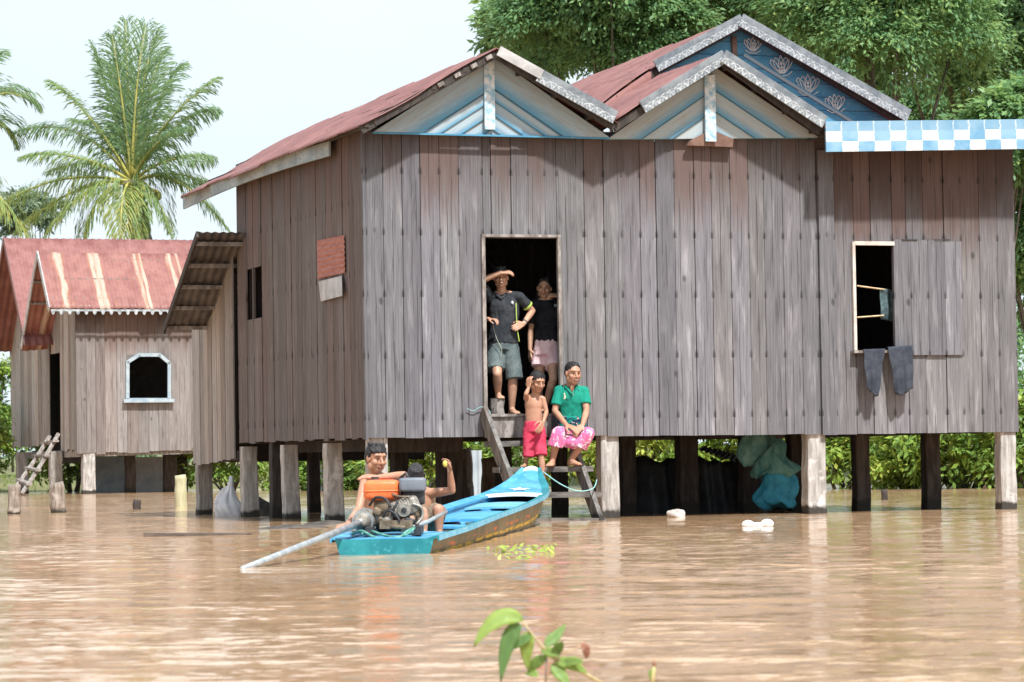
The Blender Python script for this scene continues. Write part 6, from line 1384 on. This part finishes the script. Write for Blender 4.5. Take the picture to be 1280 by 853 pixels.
body(seat, J, .95, SKINS, .98); face(seat, J['head'], J['f'], J['up'], 1.06, True); hair(seat, J['head'], J['f'], J['up'], 1.06, 'tied')
def floral(name, base, base2, spots, scale, thr):
    m, nt, b = M(name, .85, 0, .2); p = obj_co(nt); n1 = noise(nt, p, 6, 4); c = mixc(nt, n1, base, base2)
    for k, (col, sc, t) in enumerate(spots):
        v = nd(nt, 'ShaderNodeMapping', {'Vector': p, 'Location': (k*3.1, k*1.7, k*.9)}).outputs[0]; d = noise(nt, v, sc, 3, .6)
        c = mixc(nt, mr(nt, d, t, t+.05), c, col)
    setc(nt, b, c); bump(nt, b, noise(nt, p, 14, 4), .5, .008); return m
GREEN = floral('green_flowered_cloth', (.005,.19,.135), (.015,.27,.19), (((.66,.62,.42), 13, .66), ((.02,.07,.08), 15, .64)), 9, .2)
GREEN2 = floral('dark_flowered_border', (.0,.18,.14), (.01,.26,.2), (((.015,.04,.08), 15, .50), ((.70,.46,.42), 18, .60), ((.66,.62,.5), 22, .62)), 9, .2)
SARONG = floral('pink_flowered_sarong', (.58,.09,.24), (.66,.20,.36), (((.72,.56,.62), 17, .52), ((.36,.22,.45), 20, .61), ((.66,.16,.36), 24, .58)), 9, .2)
mb = MB(); torso_cloth(mb, J, .95, q(715,524,.0), 1.0, sleeves=((J['sR'], Vector(J['sR']).lerp(Vector(J['eR']), .72), .054, .066), (J['sL'], Vector(J['sL']).lerp(Vector(J['eL']), .66), .054, .066)), grow=.018); organic('blouse', mb, .008, GREEN, seat, 3)
mb = MB(); mb.ecap(q(715,519,-.005), (.150,.128), q(715,536,.02), (.166,.138), (1,0,0)); organic('blouse_border', mb, .008, GREEN2, seat, 3)
mb = MB(); nk = Vector(J['neck']); mb.tube([nk+Vector((-.06,.02,.01)), nk+Vector((-.055,-.06,-.02)), nk+Vector((.01,-.118,-.10)), nk+Vector((.062,-.05,-.02)), nk+Vector((.065,.02,.01))], [.013,.017,.012,.017,.013], 8); part(seat, mb, 'collar', GREEN, True)
mb = MB(); nkk = nk+Vector((.012,-.098,-.052)); mb.ell(nkk+Vector((0,.012,0)), (.024,.014,.062), Matrix.Rotation(R(20), 3, 'X')); part(seat, mb, 'neckline', SKINS, True)
mb = MB(); mb.ecap(q(715,531,.03), (.16,.13), q(715,550,.05), (.18,.15), (1,0,0))
for S_ in 'RL':
    k_, p_, a_ = Vector(J['k'+S_]), Vector(J['p'+S_]), Vector(J['a'+S_]); mb.cap(p_, .10, k_+Vector((0,-.005,-.012)), .072, n=18); mb.cap(k_+Vector((0,-.008,-.016)), .073, k_.lerp(a_, .5)+Vector((0,-.01,0)), .088, flat=True, n=18)
mb.ell(Vector(J['kR']).lerp(Vector(J['kL']), .5)+Vector((0,.12,-.06)), (.13,.16,.045)); mb.ell(Vector(J['kR']).lerp(Vector(J['kL']), .5)+Vector((0,.03,-.11)), (.13,.08,.075)); organic('sarong', mb, .009, SARONG, seat, 4)
# --- child on the steps
Yc = H.wor(H.y(668, 575, -.36)).y; q = Jat(Yc)
kid = thing('person', 'bare-chested child in red shorts standing on the steps above the boat bow', 'person', H.wor((H.y(667,584,-.40).x, -.40, TZ[1])))
J = dict(head=q(672,478,-.05), f=(.55,-1,-.35), up=(.08,-.12,1), neck=q(668.5,493.5,0), chest=q(667,506), pelvis=q(667.5,534,.01), sR=q(658,498), sL=q(678.5,499), hs=.97,
    eR=q(657.5,493,-.17), wR=q(661,484.5,-.13), hR=((.05,.15,1),(.6,.6,0),(-.6,-.5,0),1.1), eL=q(683,515,-.02), wL=q(679,528,-.13), hL=((-.3,-.5,-.6),(-.6,.5,0),(0,-1,.2),.5),
    pR=q(661.5,537), kR=q(659.5,562,-.04), aR=q(657,579,.0), tR=(-.3,-1,0), pL=q(674.5,537), kL=q(676.5,570,-.10), aL=q(679.5,606,-.14), tL=(.6,-1,0))
body(kid, J, .66, SKINS, 1.0, 1.0, .0055); face(kid, J['head'], J['f'], J['up'], .97); hair(kid, J['head'], J['f'], J['up'], .97, 'fringe', .0055)
RED = cloth_mat('red_shorts_cloth', (.46,.03,.07), (.56,.06,.11), (.60,.11,.15), 8)
mb = MB(); mb.ecap(q(667.5,527), (.106,.082), q(667.5,540), (.112,.09), (1,0,0))
for S_, e_ in (('R', q(661,571.5,-.03)), ('L', q(676.5,570,-.09))): mb.cap(J['p'+S_], .064, e_, .070, flat=True, n=16); mb.cap(J['p'+S_], .064, Vector(J['p'+S_]).lerp(Vector(e_), .3), .07, n=16)
organic('red_shorts', mb, .007, RED, kid, 3)
# --- boy at the engine
Yb = 23.05; q = Jat(Yb)
boy = thing('person', 'shirtless black-haired boy on the boat stern resting one arm across the orange tank', 'person', (atY(470,660,Yb).x, Yb, .13))
J = dict(head=q(470.5,574,-.05), f=(.62,-1,-.14), up=(.05,-.03,1), neck=q(469,593,.02), chest=q(472,612,.03), pelvis=q(474,655,.06), sR=q(456,603.5,0), sL=q(489,600,.0), hs=.93,
    eR=q(448.5,637,-.12), wR=q(435,655,-.45), hR=((-.55,-.75,-.12),(.2,.1,-1),(.5,-.8,0),.8), eL=q(505,594,-.42), wL=q(473,597,-.60), hL=((-1,.0,.10),(0,.35,-1),(0,-1,.3),.35),
    pR=q(465,660,.02), kR=q(458,650,-.34), aR=q(452,668,-.30), tR=(-.2,-1,0), pL=q(486,660,.02), kL=q(512,650,-.30), aL=q(505,668,-.22), tL=(.3,-1,0))
body(boy, J, .80, SKINS, 1.0, 1.0, .0052); face(boy, J['head'], J['f'], J['up'], .93); hair(boy, J['head'], J['f'], J['up'], .93, 'short', .0052)
mb = MB(); mb.ecap(q(474,643,.05), (.13,.1), q(474,664,.05), (.14,.12), (1,0,0))
for S_ in 'RL': mb.cap(J['p'+S_], .085, Vector(J['p'+S_]).lerp(Vector(J['k'+S_]), .7), .078, flat=True, n=16)
organic('shorts', mb, .008, cloth_mat('dark_shorts', (.03,.03,.035), (.06,.06,.065)), boy, 3)
# --- second boy, hidden behind the engine but for his hair, raised arm and knee
Yb2 = 23.75; q = Jat(Yb2)
boy2 = thing('person', 'boy half hidden behind the engine box, raising a forearm with something yellow in his hand', 'person', (atY(525,655,Yb2).x, Yb2, .1))
J = dict(head=q(520.5,599,0), f=(.3,-1,-.75), up=(0,-.5,1), neck=q(522,614,.08), chest=q(525,627,.1), pelvis=q(527,658,.1), sR=q(511,617,.06), sL=q(541,616.5,.06), hs=.80,
    eR=q(503,640,0), wR=q(512,655,-.2), hR=((.3,-.6,-.4),(0,0,-1),(.5,-.8,0),.5), eL=q(565,613.5,-.04), wL=q(562.5,590,-.10), hL=((-.2,-.05,1),(-.75,-.5,0),(-.3,-.8,.1),.95),
    pR=q(519,660,.08), kR=q(528,640,-.3), aR=q(530,664,-.32), tR=(0,-1,0), pL=q(537,660,.08), kL=q(548,637,-.22), aL=q(549,665,-.22), tL=(.2,-1,0))
body(boy2, J, .80, SKINS, 1.0, 1.0, .0055); hair(boy2, J['head'], J['f'], J['up'], .80, 'short', .0055)
mb = MB(); mb.ecap(q(526,645,.1), (.13,.1), q(527,662,.1), (.14,.12), (1,0,0))
for S_ in 'RL': mb.cap(J['p'+S_], .085, Vector(J['p'+S_]).lerp(Vector(J['k'+S_]), .92), .074, flat=True, n=16)
organic('shorts', mb, .008, cloth_mat('brown_shorts', (.14,.10,.07), (.20,.15,.11)), boy2, 3)
fruit = MB(); fruit.ell(q(556.5,580,-.15), (.020,.018,.026)); wtag(fruit, 'fruit', gen_mat('yellow_fruit', (.62,.5,.08), (.7,.6,.15), 12, .5, bumpd=0), 'small yellow fruit held up in the hand of the half hidden boy', 'fruit', None, True)
wtag(FOAM_MB, 'foam_float', FOAM, 'white bone-shaped foam piece floating in front of the blue sack', 'float', None, True)

# --- someone standing inside, left of the doorway, only a fist shows past the doorpost
Yh = H.wor(H.y(600, 420, .50)).y; q = Jat(Yh)
hid = thing('person', 'person hidden behind the left doorpost, only a fist holding a thin cord showing', 'person', H.wor((H.y(588,517,.62).x, .62, zf)))
J = dict(head=q(585,352,.12), f=(.3,-1,0), up=(0,0,1), neck=q(585,368,.14), chest=q(585,390,.14), pelvis=q(585,432,.15), sR=q(568,374,.14), sL=q(600,374,.14), hs=.95,
    eR=q(564,402,.12), wR=q(567,428,.05), hR=((0,-.3,-1),(.7,.4,0),(0,-1,0),.4), eL=q(598,402,.08), wL=q(610.5,399,-.22), hL=((.9,-.45,-.1),(-.2,.2,-1),(0,-.4,1),1.25),
    pR=q(577,436,.15), kR=q(577,474,.1), aR=q(577,510,.15), tR=(0,-1,0), pL=q(593,436,.15), kL=q(593,474,.1), aL=q(593,510,.15), tL=(0,-1,0))
body(hid, J, .95, SKIN, voxel=.0075); hair(hid, J['head'], J['f'], J['up'], .95, 'short', .008)
mb = MB(); torso_cloth(mb, J, .95, q(585,430,.15), sleeves=((J['sR'], Vector(J['sR']).lerp(Vector(J['eR']), .6), .058, .06), (J['sL'], Vector(J['sL']).lerp(Vector(J['eL']), .6), .058, .06))); organic('dark_shirt', mb, .01, POLO, hid, 3)
mb = MB(); mb.ecap(q(585,427,.15), (.155,.11), q(585,438,.15), (.16,.115), (1,0,0))
for S_ in 'RL': mb.cap(J['p'+S_], .09, Vector(J['p'+S_]).lerp(Vector(J['k'+S_]), .9), .09, flat=True, n=16)
organic('shorts', mb, .01, SHORT, hid, 3)
wtag(MB().tube(smooth_pts([q(615,399,-.24), q(617,410,-.2), q(621,424,-.2), q(627,437,-.22), q(625,452,-.2)]), .004, 5), 'cord', gen_mat('thin_grey_cord', (.3,.32,.28), (.42,.44,.38), 30, .7), 'thin pale cord hanging from the fist at the left doorpost', 'cord', None, True)
